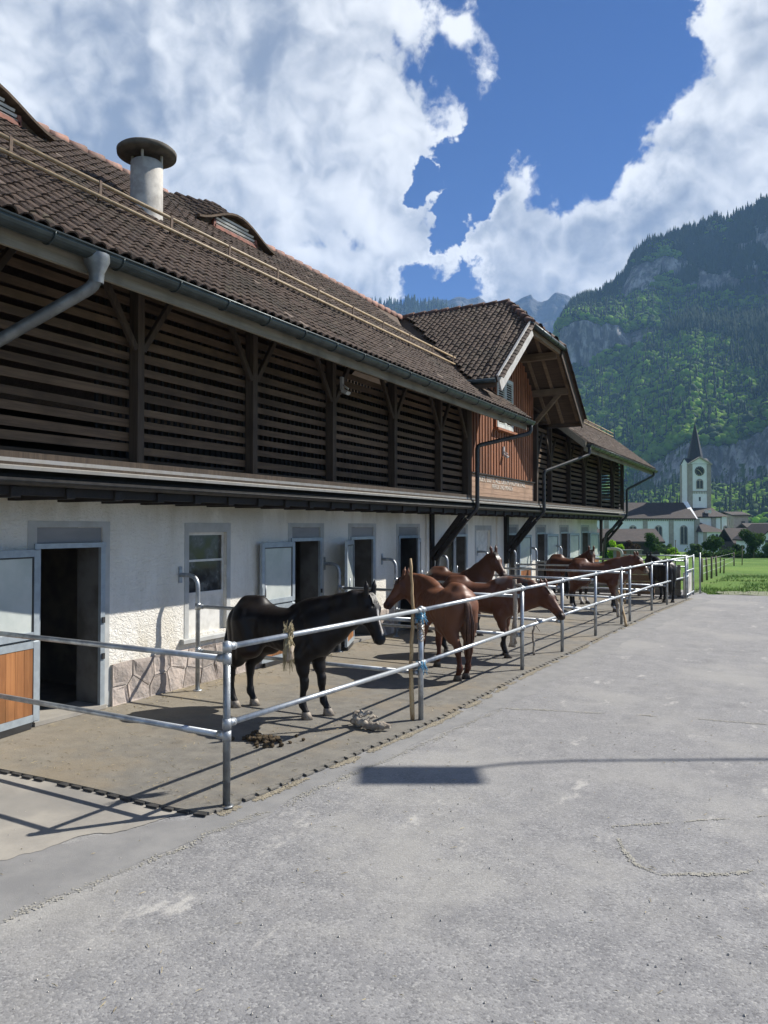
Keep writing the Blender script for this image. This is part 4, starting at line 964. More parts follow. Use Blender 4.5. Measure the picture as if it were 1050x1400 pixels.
def build_tiles():
    global tile_me
    SLOPE = (abs(XR) - abs(XE)) / CA
    for i in range(int((34.5 - 2.0) / PITCH_T)):
        y = 2.0 + i * PITCH_T
        for j in range(int(SLOPE / EXPO)):
            v = j * EXPO; p = roof_main(y, v)
            if y > 17.0 and p.x > -6.0 and y < 22.5: continue
            if 15.95 < y < 20.85 and p.x < XP + .02: continue
            if abs(y - GY) < GF + .1 and p.x < -5.95 and zgab(y) > p.z + .03: continue
            if any(abs(y - yc) < hw * 1.42 and XF - .02 < p.x < XF + .03 for yc, hw, hh in EYB): continue
            e = 1e-2; place(p, roof_main(y + e, v) - p, roof_main(y, v + e) - p)
    for sgn in (-1, 1):
        f = gable_side(sgn); L = GF * math.sqrt(1 + GS * GS)
        for j in range(int(L / EXPO)):
            v = j * EXPO
            for i in range(int(4.2 / PITCH_T)):
                x = XE - .02 - i * PITCH_T; p = f(x, v)
                if p.z > zhip(x) - .02: continue
                if p.z < zroof(x) + .02 and x < XE - .3: continue
                e = 1e-2; U = (f(x + e, v) - p) * (1 if sgn > 0 else 1); V = f(x, v + e) - p
                place(p, U if U.cross(V).z > 0 else U, V)
    for j in range(9):     # small hip over the gable
        for i in range(26):
            v = j * EXPO; x = XE + .03 - v * .70; z = zhip(x); y = GY - 1.85 + i * PITCH_T
            if zgab(y) < z + .02: continue
            place(Vector((x, y, z)), Vector((0, 1, 0)), Vector((-.70, 0, .72)))
    TILES.sort(key=lambda t: t[0])
    near = [t for t in TILES if t[1].y > 3.2][:300]; ids = {id(t) for t in near}
    tile_me = np_mesh('roof_tile', TILE_V, TILE_F, M['tile'])
    bl = Vector(brot((0, 0, 0)))
    for t in near:
        o = link('roof_tile', tile_me, None, ROOF); m = Matrix((t[2], t[3], t[4])).transposed().to_4x4(); m.translation = t[1] + bl; o.matrix_basis = m
    rest = [t for t in TILES if id(t) not in ids]; V = []; F = []; n = len(TILE_V)
    O = np.array([t[1] + bl for t in rest]); Ux = np.array([t[2] for t in rest]); Vx = np.array([t[3] for t in rest]); Nx = np.array([t[4] for t in rest])
    VV = O[:, None] + TILE_V[None, :, :1] * Ux[:, None] + TILE_V[None, :, 1:2] * Vx[:, None] + TILE_V[None, :, 2:] * Nx[:, None]
    V = VV.reshape(-1, 3); q = [f for f in TILE_F if len(f) == 4]; tr = [f for f in TILE_F if len(f) == 3]
    FF = []
    for k in range(len(rest)): FF += [tuple(a + k * n for a in f) for f in TILE_F]
    me = bpy.data.meshes.new('roof_tiles'); me.from_pydata(V.tolist(), [], FF); me.materials.append(M['tile']); o = link('tile_covering', me, None, ROOF); o['kind'] = 'stuff'
    print('tiles', len(TILES))
def build_roof():
    global ROOF
    th = .05
    def slab(b, pts, n):     # a thin deck under the tiles
        n = Vector(n).normalized(); a = [Vector(p) - n * .012 for p in pts]; b.prism([p - n * th for p in a], n * th)
    b = B(); nm = (SL, 0, 1)
    P = lambda x, y: (x, y, zroof(x))
    slab(b, [P(XE, YA - .6), P(XE, 17.05), P(-6.40, 17.05), P(-6.40, 15.9), P(-8.0, 15.9), P(XR, 18.2), P(XR, YA - .6)], nm)
    slab(b, [P(XE, 22.52), P(XE, 34.5), P(XR, 34.5), P(XR, 18.8), P(-6.5, 21.4), P(-6.40, 22.52)], nm)
    b.add([(XR, YA - .6, ZR - .02), (XR, 34.5, ZR - .02), (-13.4, 34.5, 4.6), (-13.4, YA - .6, 4.6)], [(0, 1, 2, 3)])
    b.add([(XR, YA, ZR - .08), (-13.2, YA, 4.6), (-6.4, YA, 5.3)], [(0, 1, 2)]); b.add([(XR, YEND - .1, ZR - .08), (-13.2, YEND - .1, 4.6), (-6.4, YEND - .1, 5.3)], [(0, 2, 1)])
    for s in (-1, 1):
        yf = GY + s * GF; zf = zgab(yf); xh = -6.42
        y6 = GY + s * (GZ - 6.88) / GS
        slab(b, [(XE, yf, zf), (XE, y6, 6.88), (xh, GY, GZ - .03), (XR, GY, GZ - .03), (XR, yf, zf)], (0, s * GS, 1))
    y6 = (GZ - 6.88) / GS; slab(b, [(XE, GY - y6, 6.88), (XE, GY + y6, 6.88), (-6.42, GY, GZ - .05)], (1.03, 0, 1))
    ROOF = b.build('roof', M['soffit'])
    build_tiles()
    # rafters under the eaves
    y = .3
    while y < 34.4:
        if not (16.9 < y < 22.6):
            q = B(); q.bar((XE - .08, y, zroof(XE - .08) - .13), (-6.75, y, zroof(-6.75) - .13), .09, .11, .006, up=(0, 1, 0)); q.build('rafter', M['beam'], ROOF)
        y += .68
    # fascia board, gutter with joint rings, tile comb
    for a, c in ((YA - .6, 17.06), (22.5, 34.5)):
        B().box(XE - .09, XE - .055, a, c, ZE - .245, ZE - .075).build('fascia_board', M['fascia'])
        b = B(); n = 10; r0, r1 = .085, .078; cz = ZE - .075; cx = XE + .055
        pr = [(cx + r0 * math.cos(math.pi + math.pi * k / n), cz + r0 * math.sin(math.pi + math.pi * k / n)) for k in range(n + 1)] + [(cx + r1 * math.cos(math.pi + math.pi * k / n), cz + r1 * math.sin(math.pi + math.pi * k / n)) for k in range(n, -1, -1)]
        b.prism([(x, a, z) for x, z in pr], (0, c - a, 0)); g = b.build('gutter', M['gutter'])
        b = B(); b.tube([(cx + .085, a, cz + .003), (cx + .085, c, cz + .003)], .012, 8); b.build('gutter_bead', M['gutter'], g)
        for e_ in (a + .005, c - .005):
            b = B(); b.add([(cx + r0 * math.cos(math.pi + math.pi * k / n), e_, cz + r0 * math.sin(math.pi + math.pi * k / n)) for k in range(n + 1)], [tuple(range(n + 1))]); b.build('end_cap', M['gutter'], g)
        y = a + .45
        while y < c:
            b = B(); b.tube([(cx + .0895 * math.cos(math.pi + math.pi * k / 12), y, cz + .0895 * math.sin(math.pi + math.pi * k / 12)) for k in range(13)], .008, 6); b.box(cx - .15, cx + .08, y - .012, y + .012, cz + .012, cz + .018); b.build('gutter_bracket', M['gutter'], g); y += .72
        y = a + .2; b = B()
        while y < c: b.add([(cx - .045, y, cz + .01), (cx - .045, y + .10, cz + .01), (cx - .05, y + .05, cz + .085), (cx - .05, y, cz + .01), (cx - .05, y + .10, cz + .01)], [(0, 1, 2), (4, 3, 2), (0, 2, 3), (1, 4, 2)]); y += .292
        b.build('eaves_comb', M['flash'], g)
    # verge boards of the second roof, and of the far end
    for yv in (22.49, 34.52, 17.08):
        x1 = -6.42 if yv < 30 else XR; q = B(); q.prism([(XE - .02, yv - .018, zroof(XE) - .20), (XE - .02, yv - .018, zroof(XE) + .03), (x1, yv - .018, zroof(x1) + .03), (x1, yv - .018, zroof(x1) - .20)], (0, .036, 0)); q.build('verge_board', M['fascia'] if yv > 20 else M['beam'])
    # snow guard: two poles on brackets
    for a, c, xg in ((2.0, 15.7, -6.72), (22.7, 34.3, -7.15)):
        z = zroof(xg); nrm = Vector((SL, 0, 1)).normalized()
        sg = B(); d = Vector((-CA, 0, SL * CA))
        p1 = Vector((xg, 0, z)) + nrm * .11; p2 = Vector((xg, 0, z)) + d * .10 + nrm * .22
        sg.tube([(p1.x, a, p1.z), (p1.x, c, p1.z)], .022, 8); sg.tube([(p2.x, a, p2.z), (p2.x, c, p2.z)], .022, 8); so = sg.build('snow_guard', M['pole'])
        y = a + .6
        while y < c:
            q = B(); b0 = Vector((xg, y, z)); q.bar(b0 + nrm * .0, b0 + nrm * .13, .03, .012); q.bar(b0 + nrm * .08 - d * .02, Vector((p2.x, y, p2.z)) + nrm * .03, .035, .014); q.build('guard_bracket', M['ironbrown'], so); y += 1.08
    # ridge tiles
    def ridge(p, q, n, mat=M['ridge']):
        p, q = Vector(p), Vector(q); d = (q - p) / n
        for k in range(n):
            a = p + d * k; m = [a - d * .12, a + d * .95]; b = B(); b.tube([tuple(m[0] + Vector((0, 0, .012))), tuple(m[1] - Vector((0, 0, .008)))], [.092, .072], 10); b.build('ridge_tile', mat, ROOF)
    ridge((XR, 34.2, ZR), (XR, 19.5, ZR), 44); ridge((XR, 18.3, ZR), (XR, 2.2, ZR), 48)
    ridge((-6.40, GY, GZ), (XR, GY, GZ), 9, M['verge'])
    for s in (-1, 1): ridge((XE + .02, GY + s * 1.36, 6.90), (-6.40, GY, GZ), 5, M['verge'])
    # gable roof timbers
    for s in (-1, 1):
        yf = GY + s * GF; y6 = GY + s * (GZ - 6.88) / GS
        q = B(); z0 = zgab(yf)
        q.bar((XE + .015, yf - s * .05, z0 - .08), (XE + .015, y6, 6.88 - .10), .04, .36, up=(0, s * GS, 1)); q.build('barge_board', M['greybarge'] if s < 0 else M['beam'])
        q = B(); q.bar((XE - .10, yf - s * .15, z0 + .02), (XE - .10, y6 - s * .1, 6.82), .09, .13, up=(0, s * GS, 1)); q.build('verge_rafter', M['gabletimber'])
        for yy in (1.3, 2.35):
            ym = GY + s * yy; q = B(); q.box(-6.5, XE - .12, ym - .07, ym + .07, zgab(ym) - .30, zgab(ym) - .12, .01); q.build('purlin', M['gabletimber'])
            if yy > 2: q = B(); q.bar((XP + .0, ym, zgab(ym) - 1.05), (XE - .35, ym, zgab(ym) - .28), .11, .11, .01, up=(0, 1, 0)); q.build('purlin_brace', M['gabletimber'])
        for xx in (XE - .55, XE - .95):
            q = B(); q.bar((xx, yf - s * .1, z0 - .06 + .04), (xx, GY + s * .75, zgab(GY + s * .75) - .09), .08, .09, up=(0, s * GS, 1)); q.build('gable_rafter', M['gabletimber'])
        # side eaves gutter of the gable roof, and red verge tiles
        q = B(); q.tube([(XE - .02, yf + s * .07, z0 - .03), (-6.35, yf + s * .07, z0 - .03)], .05, 8); q.build('side_gutter', M['gutter'])
        q = B(); q.box(-6.4, XE - .03, yf - .02, yf + .02, z0 - .16, z0 - .055); q.build('side_fascia', M['soffit'])
        f = gable_side(s)
        for j in range(19):
            v = j * EXPO; p = f(XE - .01, v)
            if p.z > 6.82: continue
            q = B(); e = f(XE - .01, v + EXPO * 1.15); q.bar(p + Vector((0, 0, .045)), e + Vector((0, 0, .03)), .10, .03, up=(0, s * GS, 1)); q.build('verge_tile', M['verge'], ROOF)
    q = B(); q.tube([(XE + .06, GY - 1.45, 6.85), (XE + .06, GY + 1.5, 6.85)], .06, 8); hg = q.build('hip_gutter', M['gutter'])
    for k in range(5):
        q = B(); y = GY - 1.3 + k * .65; q.tube([(XE + .06, y - .012, 6.85), (XE + .06, y + .012, 6.85)], .068, 10); q.build('gutter_bracket', M['gutter'], hg)
    q = B(); q.bar((XE - .06, GY - 1.3, 6.76), (XE - .06, GY + 1.3, 6.76), .08, .12); q.build('collar_beam', M['gabletimber'])
    q = B(); q.tube([(-5.75, 15.0, 5.34), (-5.75, 15.9, 6.06), (-5.78, 17.0, 6.94)], .006, 5); q.build('lightning_wire', M['ironbrown'])
    # eyebrow dormers
    for yc, hw, hh in EYB:
        n = 15; arc = [(yc + (2 * k / n - 1) * hw * 1.30) for k in range(n + 1)]; zb = zroof(XF) + .03
        top = [(y, zroof(XF - .02) + eyebrow(XF - .02, y) + .02) for y in arc]; b = B()
        b.add([(XF, y, zb - .05) for y in arc] + [(XF, y, z) for y, z in top], [(i, i + 1, i + n + 2, i + n + 1) for i in range(n)])
        fo = b.build('eyebrow_dormer', M['soffit'])
        b = B()
        for i in range(n): b.bar((XF + .05, top[i][0], top[i][1] + .0), (XF + .05, top[i + 1][0], top[i + 1][1] + .0), .20, .035)
        b.build('dormer_hood', M['soffit'], fo)
        B().bar((XF + .04, yc - hw * .72, zb + .02), (XF + .04, yc + hw * .72, zb + .02), .06, .06).build('dormer_sill', M['redtrim'], fo)
        for k in range(4):
            z = zb + .055 + k * .060; w = hw * .70 * math.sqrt(max(.05, 1 - ((k + .3) / 5.6) ** 2))
            if k > 2: w *= .8
            B().bar((XF + .04, yc - w, z), (XF + .04, yc + w, z), .03, .034, up=(.5, 0, 1)).build('louvre_slat', M['white'], fo)
        for s in (-1, 1): B().bar((XF + .045, yc + s * hw * .72, zb), (XF + .045, yc + s * hw * .70, zb + .13), .05, .05, up=(1, 0, 0)).build('dormer_jamb', M['redtrim'], fo)
    # cement vent pipe with mushroom cap
    c = Vector((-7.42, 7.27, zroof(-7.42) - .02))
    b = B(); b.lathe([(.205, -.35), (.205, .68), (.185, .70), (.17, .70), (.17, .4)], c, 28); vt = b.build('roof_vent', M['cement'])
    b = B(); b.lathe([(.0, .80), (.30, .775), (.372, .78), (.378, .835), (.35, .86), (.2, .92), (.0, .94)], c, 32); b.build('vent_cap', M['cap'], vt)
    for k in range(4): a = k * 1.57 + .5; B().box(c.x + .19 * math.cos(a) - .012, c.x + .19 * math.cos(a) + .012, c.y + .19 * math.sin(a) - .012, c.y + .19 * math.sin(a) + .012, c.z + .6, c.z + .80).build('cap_stay', M['cement'], vt)
    q = B(); q.bar((c.x + .21, c.y - .22, zroof(c.x + .21) + .03), (c.x + .21, c.y + .85, zroof(c.x + .21) + .03), .30, .015, up=(SL, 0, 1)); q.build('vent_flashing', M['pipe'], vt)
    q = B(); q.tube([(c.x, c.y + .2, c.z + .5), (c.x - .3, c.y + 1.2, zroof(c.x - .3) + .06)], .006, 5); q.build('stay_wire', M['black'], vt)
    # downpipes
    def pipe(name, path, mat, r=.048):
        q = B(); P = [Vector(path[0])]
        for i in range(1, len(path) - 1): P += bend(path[i - 1], path[i], path[i + 1], .10, 5)
        P.append(Vector(path[-1])); q.tube(P, r, 12); return q.build(name, mat)
    gx = XE + .055
    dp = pipe('downpipe', [(gx, 4.66, ZE - .11), (gx, 4.66, ZE - .36), (XP + .13, 4.24, 3.74), (XP + .13, 4.14, 2.9)], M['pipe'], .055)
    B().lathe([(.06, -.25), (.065, -.16), (.11, -.06), (.11, 0)], (gx, 4.66, ZE - .10), 14).build('outlet', M['pipe'], dp)
    pipe('downpipe', [(gx, 16.98, ZE - .10), (gx, 16.98, ZE - .33), (XP + .18, 16.02, 4.0), (XP + .18, 16.02, 2.60), (XW + .22, 15.88, 1.72), (XW + .12, 15.86, .9), (XW + .12, 15.86, .05)], M['pipedark'])
    pipe('downpipe', [(gx, 22.6, ZE - .10), (gx, 22.6, ZE - .35), (XP + .18, 21.12, 3.75), (XP + .18, 21.12, 2.60), (XW + .22, 20.96, 1.72), (XW + .12, 20.95, .05)], M['pipedark'])
    pipe('downpipe', [(gx, 34.0, ZE - .10), (gx, 34.0, ZE - .30), (XP + .18, 33.0, 3.75), (XP + .18, 33.0, 2.62), (XW + .3, 32.6, 1.9), (XW + .12, 32.42, .05)], M['pipedark'])
build_roof()
#@@PENS
# ------------------------------------------------------------------ steel pipe fences of the pens
def pipe_fence(name, label, posts, rails, hpost, rp=.030, rr=.0245, group=None, skip=(), closed_top=True, base=None):
    o = Vector((posts[0][0], posts[0][1], 0)); root = empty(name, o, 0, label, 'fence', group)
    L = lambda p: (p[0] - o.x, p[1] - o.y, p[2])
    for i, p in enumerate(posts):
        b = MB(); b.tube([L((p[0], p[1], .012)), L((p[0], p[1], hpost - .02))], rp, 12); b.lathe([(rp, -.02), (rp * .9, -.004), (rp * .5, .004), (0, .006)], L((p[0], p[1], hpost)), 12)
        po = b.build('post', M['galv'], root)
        b = MB(); b.lathe([(.0, 0), (.055, 0), (.055, .012), (rp, .014)], L((p[0], p[1], .012)), 12); b.build('foot_plate', M['galv'], po)
    for zf in rails:
        for i in range(len(posts) - 1):
            if i in skip: continue
            a, c = posts[i], posts[i + 1]; z0, z1 = (zf, zf) if not isinstance(zf, tuple) else zf
            ra = MB().tube([L((a[0], a[1], z0)), L((c[0], c[1], z1))], rr, 12).build('rail', M['galv'], root)
            for p, z, q in ((a, z0, c), (c, z1, a)):
                d = (Vector((q[0], q[1], 0)) - Vector((p[0], p[1], 0))).normalized(); s = Vector((p[0], p[1], z)); b = MB()
                b.tube([L(s + d * .012), L(s + d * .085)], rr + .0075, 12); b.tube([L(s + Vector((0, 0, -.04))), L(s + Vector((0, 0, .04)))], rp + .006, 12)
                side = Vector((-d.y, d.x, 0)); b.tube([L(s + d * .06 - side * .04), L(s + d * .06 + side * .04)], .006, 6)
                b.build('clamp', M['galv'], ra)
    return root
front = pipe_fence('pipe_fence', 'long galvanised two-rail pipe fence between the horse pens and the asphalt', FENCE[:10], [.66, 1.257], 1.30)
pipe_fence('pipe_fence', 'galvanised two-rail pipe fence across the near end of the pens, towards the open wooden door', [(-3.95, 4.74), (-7.30, 4.82)], [(.565), (1.165)], 1.16)
DIV = [(7.84, 7.86), (11.42, 11.32), (13.55, 13.28), (16.1, 15.52), (18.75, 18.26), (20.9, 20.88), (22.9, 22.63), (25.7, 25.34)]
DL = ['first divider from the near end, behind the black horse', 'second divider, in front of the bay reaching through the fence', 'third divider, behind the bay reaching through the fence',
      'fourth divider, behind the dark-maned bay with raised head', 'fifth divider, where the paired branches are tied to the fence', 'sixth divider, behind the bay with white hind feet', 'seventh divider, in front of the black horse at the far end', 'last divider, nearest the church']
for (yw, yf), lb in zip(DIV, DL):
    xh = -7.03; root = empty('pen_divider', (xh, yw, 0), 0, 'pipe hoop and rails, ' + lb, 'pen divider', 'pipe dividers between the pens')
    b = MB(); P = [Vector((XW - xh + .01, 0, 1.55))] + bend((XW - xh, 0, 1.55), (0, 0, 1.55), (0, 0, 0), .17, 7) + [Vector((0, 0, .03))]; b.tube(P, .030, 12); ho = b.build('hoop', M['galv'], root)
    b = MB(); b.box(XW - xh + .003, XW - xh + .016, -.03, .03, 1.44, 1.66, .003); b.build('wall_plate', M['galv'], ho)
    b = MB(); b.lathe([(0, 0), (.06, 0), (.06, .012), (.03, .014)], (0, 0, .026), 12); b.build('foot_plate', M['galv'], ho)
    xf = fence_x(yf)
    for z in (.55, 1.14):
        r_ = MB().tube([(0, 0, z), (xf - xh - .03, yf - yw, z)], .0245, 10).build('rail', M['galv'], root)
        b = MB(); b.tube([(.0, 0, z), (.09, (yf - yw) * .02, z)], .032, 10); b.tube([(0, 0, z - .045), (0, 0, z + .045)], .037, 10); b.tube([(xf - xh - .10, yf - yw, z), (xf - xh - .03, yf - yw, z)], .032, 10); b.build('clamp', M['galv'], r_)
# end of the pens: low board wall, whitewashed hurdle, five-bar gate, tan feed rack
gt = empty('board_hurdle', (-3.06, 25.2, 0), 0, 'low whitewashed board panel at the far end of the pipe fence', 'panel')
for k in range(9):
    y = -.35 + k * .2; MB().box(-.02, .02, y, y + .193, .03, .80 + rnd.uniform(-.008, .008)).build('board', M['whiteboard'], gt)
MB().tube([(.05, -.4, .12), (.07, 1.5, .12)], .022, 8).build('rail', M['galv'], gt); MB().tube([(.05, -.4, .84), (.07, 1.5, .84)], .022, 8).build('rail', M['galv'], gt)
for y in (-.4, 1.5): MB().tube([(.06, y, 0), (.06, y, 1.3)], .03, 10).build('post', M['galv'], gt)
MB().tube([(.05, -.4, 1.257), (.07, 1.5, 1.257)], .0245, 8).build('rail', M['galv'], gt)
gg = empty('field_gate', (-2.85, 27.2, 0), R(6), 'narrow galvanised five-bar gate beyond the whitewashed board panel', 'gate')
for x in (0, .0): pass
for y in (0, .9): MB().tube([(0, y, .0), (0, y, 1.32)], .028, 8).build('post', M['galv'], gg)
for k in range(5): MB().tube([(0, 0, .3 + k * .235), (0, .9, .3 + k * .235)], .017, 8).build('bar', M['galv'], gg)
lw = empty('board_wall', (-7.2, 25.55, 0), 0, 'low grey board wall closing the last pen behind the small black horse', 'board wall')
for k in range(4): MB().box(.1, 3.95, -.03, .03, .04 + k * .21, .04 + k * .21 + .203).build('board', M['greyboard'], lw)
for x in (.1, 1.4, 2.7, 3.9): MB().box(x - .05, x + .05, .032, .12, 0, 1.0).build('post', M['greyboard'], lw)
fr_ = empty('feed_rack', (-5.2, 24.7, 0), 0, 'tan board hay rack in the pen beneath the dark head with white muzzle', 'hay rack')
for k in range(4): MB().box(0, 1.3, -.02, .02, .14 + k * .2, .14 + k * .2 + .17).build('board', M['tanboard'], fr_)
for x in (.03, 1.27): MB().box(x - .03, x + .03, .021, .08, 0, .95).build('post', M['tanboard'], fr_)
pv = empty('green_pipe_hoop', (-6.6, 33.6, 0), 0, 'pale green pipe hoop by the far corner of the stable', 'pipe hoop')
MB().tube([Vector((-.6, 0, 1.25))] + bend((-.6, 0, 1.25), (0, 0, 1.25), (0, 0, 0), .25, 6) + [Vector((0, 0, 0))], .06, 10).build('hoop', M['surround'], pv)
MB().tube([(0, 0, .55), (2.6, 0, .55)], .03, 8).build('rail', M['galv'], pv); MB().tube([(0, 0, 1.0), (2.6, 0, 1.0)], .03, 8).build('rail', M['galv'], pv)

# ------------------------------------------------------------------ small things about the pens
def branch(name, label, pts, rad, mat, twigs=(), cat='stick', group=None):
    o = Vector(pts[0]); root = empty(name, o, 0, label, cat, group); P = []
    pts = [Vector(p) - o for p in pts]
    for i in range(len(pts) - 1):
        for j in range(6):
            t_ = j / 6; p = pts[i].lerp(pts[i + 1], t_); P.append(p + Vector((rnd.gauss(0, .004), rnd.gauss(0, .004), 0)))
    P.append(pts[-1]); n = len(P); rr = [rad * (1 - .45 * i / n) * rnd.uniform(.88, 1.12) for i in range(n)]
    MB().tube(P, rr, 9).build('stem', mat, root)
    for (i, d) in twigs: MB().tube([P[int(i * n)], P[int(i * n)] + Vector(d)], [rad * .55, rad * .3], 7).build('knot', mat, root)
    return root
branch('upright_branch', 'tall pale peeled branch tied with blue twine to the second fence post', [(-3.83, 7.80, .02), (-3.86, 7.80, .7), (-3.82, 7.80, 1.25), (-3.87, 7.82, 1.84)], .027, M['bark'], [(.45, (-.03, .0, .02)), (.68, (.035, -.01, .03)), (.2, (-.03, 0, .025)), (.85, (-.03, 0, .03))])
branch('weathered_branch', 'grey weathered branch leaning on the third fence post', [(-3.83, 11.2, .38), (-3.78, 11.22, .8), (-3.80, 11.24, 1.40)], .05, M['drift'], [(.2, (-.06, -.03, -.14)), (.25, (.05, -.02, -.16)), (.8, (-.12, 0, .05)), (.9, (.1, 0, .03))])
branch('hanging_strap', 'thin reddish branch standing below the bay head at the fence', [(-3.95, 12.7, .03), (-3.98, 12.72, .4), (-3.93, 12.74, .62)], .022, M['drift'], [(.8, (.08, 0, -.12))])
branch('tied_branch', 'dark crooked branch tied upright at the fifth divider', [(-3.62, 17.95, .15), (-3.66, 18.0, .7), (-3.55, 18.05, 1.25)], .035, M['drift'], [(.6, (.08, 0, .2)), (.3, (-.07, 0, .2))])
branch('leaning_branch', 'pale forked branch slanting down to the mat edge beside the fifth divider', [(-3.33, 17.4, .02), (-3.5, 17.75, .45), (-3.62, 18.0, .75)], .03, M['bark'], [(.5, (-.1, 0, .12))])
branch('gnawed_branch', 'short upright gnawed branch in the pen of the horse with the white muzzle', [(-4.3, 22.3, .03), (-4.32, 22.3, .5), (-4.28, 22.32, 1.0)], .03, M['bark'], [(.6, (.08, 0, .05))])

tw = empty('blue_twine', (-3.76, 7.86, 0), 0, 'frayed blue baler twine wound round the second fence post', 'twine')
for z in (1.19, .645):
    b = MB()
    for k in range(5): b.tube([(.045 * math.cos(a * .5) - .02 * math.cos(a), .05 * math.sin(a * .5), z + .012 * k - .02 + .012 * math.sin(a + k)) for a in range(0, 13)], .0065, 5)
    for k in range(16):
        a = rnd.uniform(-2.2, .6); l = rnd.uniform(.035, .09); d = Vector((math.cos(a), math.sin(a), rnd.uniform(-.9, .2))); b.tube([d * .03 + Vector((0, 0, z)), d * l * .7 + Vector((0, 0, z)), d * l + Vector((0, 0, z - rnd.uniform(.01, .05)))], .0045, 4)
    b.build('winding', M['twine'], tw)
b = MB()
for k in range(9): b.tube([(.036 * math.cos(a), .036 * math.sin(a), .93 + k * .025 + .02 * math.sin(a * 2 + k)) for a in [q * .55 for q in range(13)]], .006, 4)
b.build('pale_winding', M['sack'], tw)
# tattered straw bag hanging on the near top rail
fx_, fy_ = fence_x(5.50), 5.50
hb = empty('straw_bag', (fx_, fy_, 1.257), R(88), 'tattered straw bag hanging from the near top rail', 'straw bag')
V_, F_ = ICO2; V2 = np.sign(V_) * np.abs(V_) ** .6 * (.034, .040, .075) * (1 + .55 * (vnoise(V_[:, 0] * 5 + 3, V_[:, 2] * 5 + V_[:, 1] * 4, 8) - .5))[:, None] + (0, -.01, -.15)
link('bag', fast_mesh('bag', V2, F_, M['sack'], True), None, hb)
b = MB()
for k in range(170):
    a = rnd.uniform(0, 6.28); x, y = .024 * math.cos(a), .022 * math.sin(a); up = k % 3 == 0
    z0 = rnd.uniform(-.06, .04); l = rnd.uniform(.05, .13) if up else rnd.uniform(.10, .30)
    e = Vector((x * rnd.uniform(1, 2.8), y * rnd.uniform(1, 2.6), z0 + l * (.8 if up else -1))); m_ = (Vector((x * 1.2, y * 1.2, z0)) + e) / 2 + Vector((rnd.gauss(0, .012), rnd.gauss(0, .012), 0))
    b.tube([(x, y, z0), m_, e], [.0035, .003, .0015], 4)
for k in range(7): b.tube([(.032 * math.cos(q), -.03 + k * .011 + rnd.gauss(0, .003), .032 * math.sin(q)) for q in [j * .57 for j in range(12)]], .005, 4)
b.build('straw', M['straw'], hb)
# gnawed log on the mat
lg = empty('gnawed_log', (-4.10, 7.22, .03), 0, 'gnawed pale log with forked stump lying on the mat edge', 'log')
def knotty(pts, rad, seed):
    r = random.Random(seed); P = []; rr = []
    for i in range(len(pts) - 1):
        for j in range(5): t_ = j / 5; p = Vector(pts[i]).lerp(Vector(pts[i + 1]), t_); P.append(p + Vector((r.gauss(0, .005), r.gauss(0, .005), r.gauss(0, .004)))); rr.append((rad[i] * (1 - t_) + rad[i + 1] * t_) * r.uniform(.78, 1.25))
    P.append(Vector(pts[-1])); rr.append(rad[-1] * .7); return P, rr
for nm, pts, rad in (('trunk', [(-.21, .05, .05), (-.08, .0, .055), (.03, -.03, .045), (.15, -.01, .05), (.26, .05, .045)], [.030, .046, .038, .044, .034]), ('fork', [(-.15, .02, .06), (-.11, .09, .12), (-.02, .16, .14)], [.034, .028, .014]), ('fork', [(-.19, .05, .06), (-.20, .12, .13), (-.16, .2, .12)], [.028, .022, .010]),
                     ('fork', [(-.03, .0, .07), (.03, .08, .12), (.07, .12, .105)], [.022, .016, .008]), ('fork', [(-.10, .06, .10), (-.13, .10, .17)], [.018, .008]), ('fork', [(.14, -.01, .06), (.17, -.07, .08)], [.02, .010])):
    P, rr = knotty(pts, rad, int(abs(pts[0][0]) * 999 + rad[0] * 1e4)); MB().tube(P, rr, 11).build(nm, M['drift'], lg)
# dung
b = MB(); dg = empty('dung_heap', (-4.80, 6.30, .026), 0, 'small heap of dark horse droppings on the mat behind the near fence', 'droppings')
for k in range(58):
    r_ = abs(rnd.gauss(0, .10)); a = rnd.uniform(0, 6.28); s = rnd.uniform(.018, .036); V, F = ICO1; jit = [1 + rnd.uniform(-.22, .22) for _ in range(len(V))]
    c = Vector((r_ * math.cos(a) * 1.5, r_ * math.sin(a), max(0, .05 - r_ * .35) * rnd.uniform(.2, 1) + s * .6)); b.add([(c.x + V[i][0] * s * jit[i], c.y + V[i][1] * s * jit[i], c.z + V[i][2] * s * .8 * jit[i]) for i in range(len(V))], F.tolist(), False)
for (x, y) in ((.36, .22), (.22, .30), (-.25, .18), (.1, -.2)):
    s = .022; V, F = ICO1; b.add([(x + v[0] * s, y + v[1] * s, s * .7 + v[2] * s * .8) for v in V], F.tolist())
b.build('droppings', M['dung'], dg)
# street lamp beyond the right edge of the picture: its shadow lies on the asphalt
LZ = 8.5; OX, OY = LZ / math.tan(SUN_EL) * math.sin(SUN_AZ), LZ / math.tan(SUN_EL) * math.cos(SUN_AZ)      # where the lamp stands, from where its shadow falls
lx, ly = 5.2 + OX, 11.2 + OY
lp = empty('street_lamp', (lx, ly, 0), 0, 'grey steel street lamp with a broad flat head on a long curved arm', 'street lamp')
L2 = lambda x, y, z: (x + OX - lx, y + OY - ly, z)
MB().tube([(0, 0, 0), (0, 0, LZ - .3)], [.085, .06], 14).build('pole', M['steelpost'], lp)
MB().tube([(0, 0, LZ - .3), (-.5, -.3, LZ - .03), L2(-.27, 8.16, LZ), L2(-1.9, 7.23, LZ), L2(-2.36, 6.89, LZ), L2(-2.62, 6.60, LZ - .02)], [.05, .045, .034, .03, .03, .028], 10).build('arm', M['steelpost'], lp)
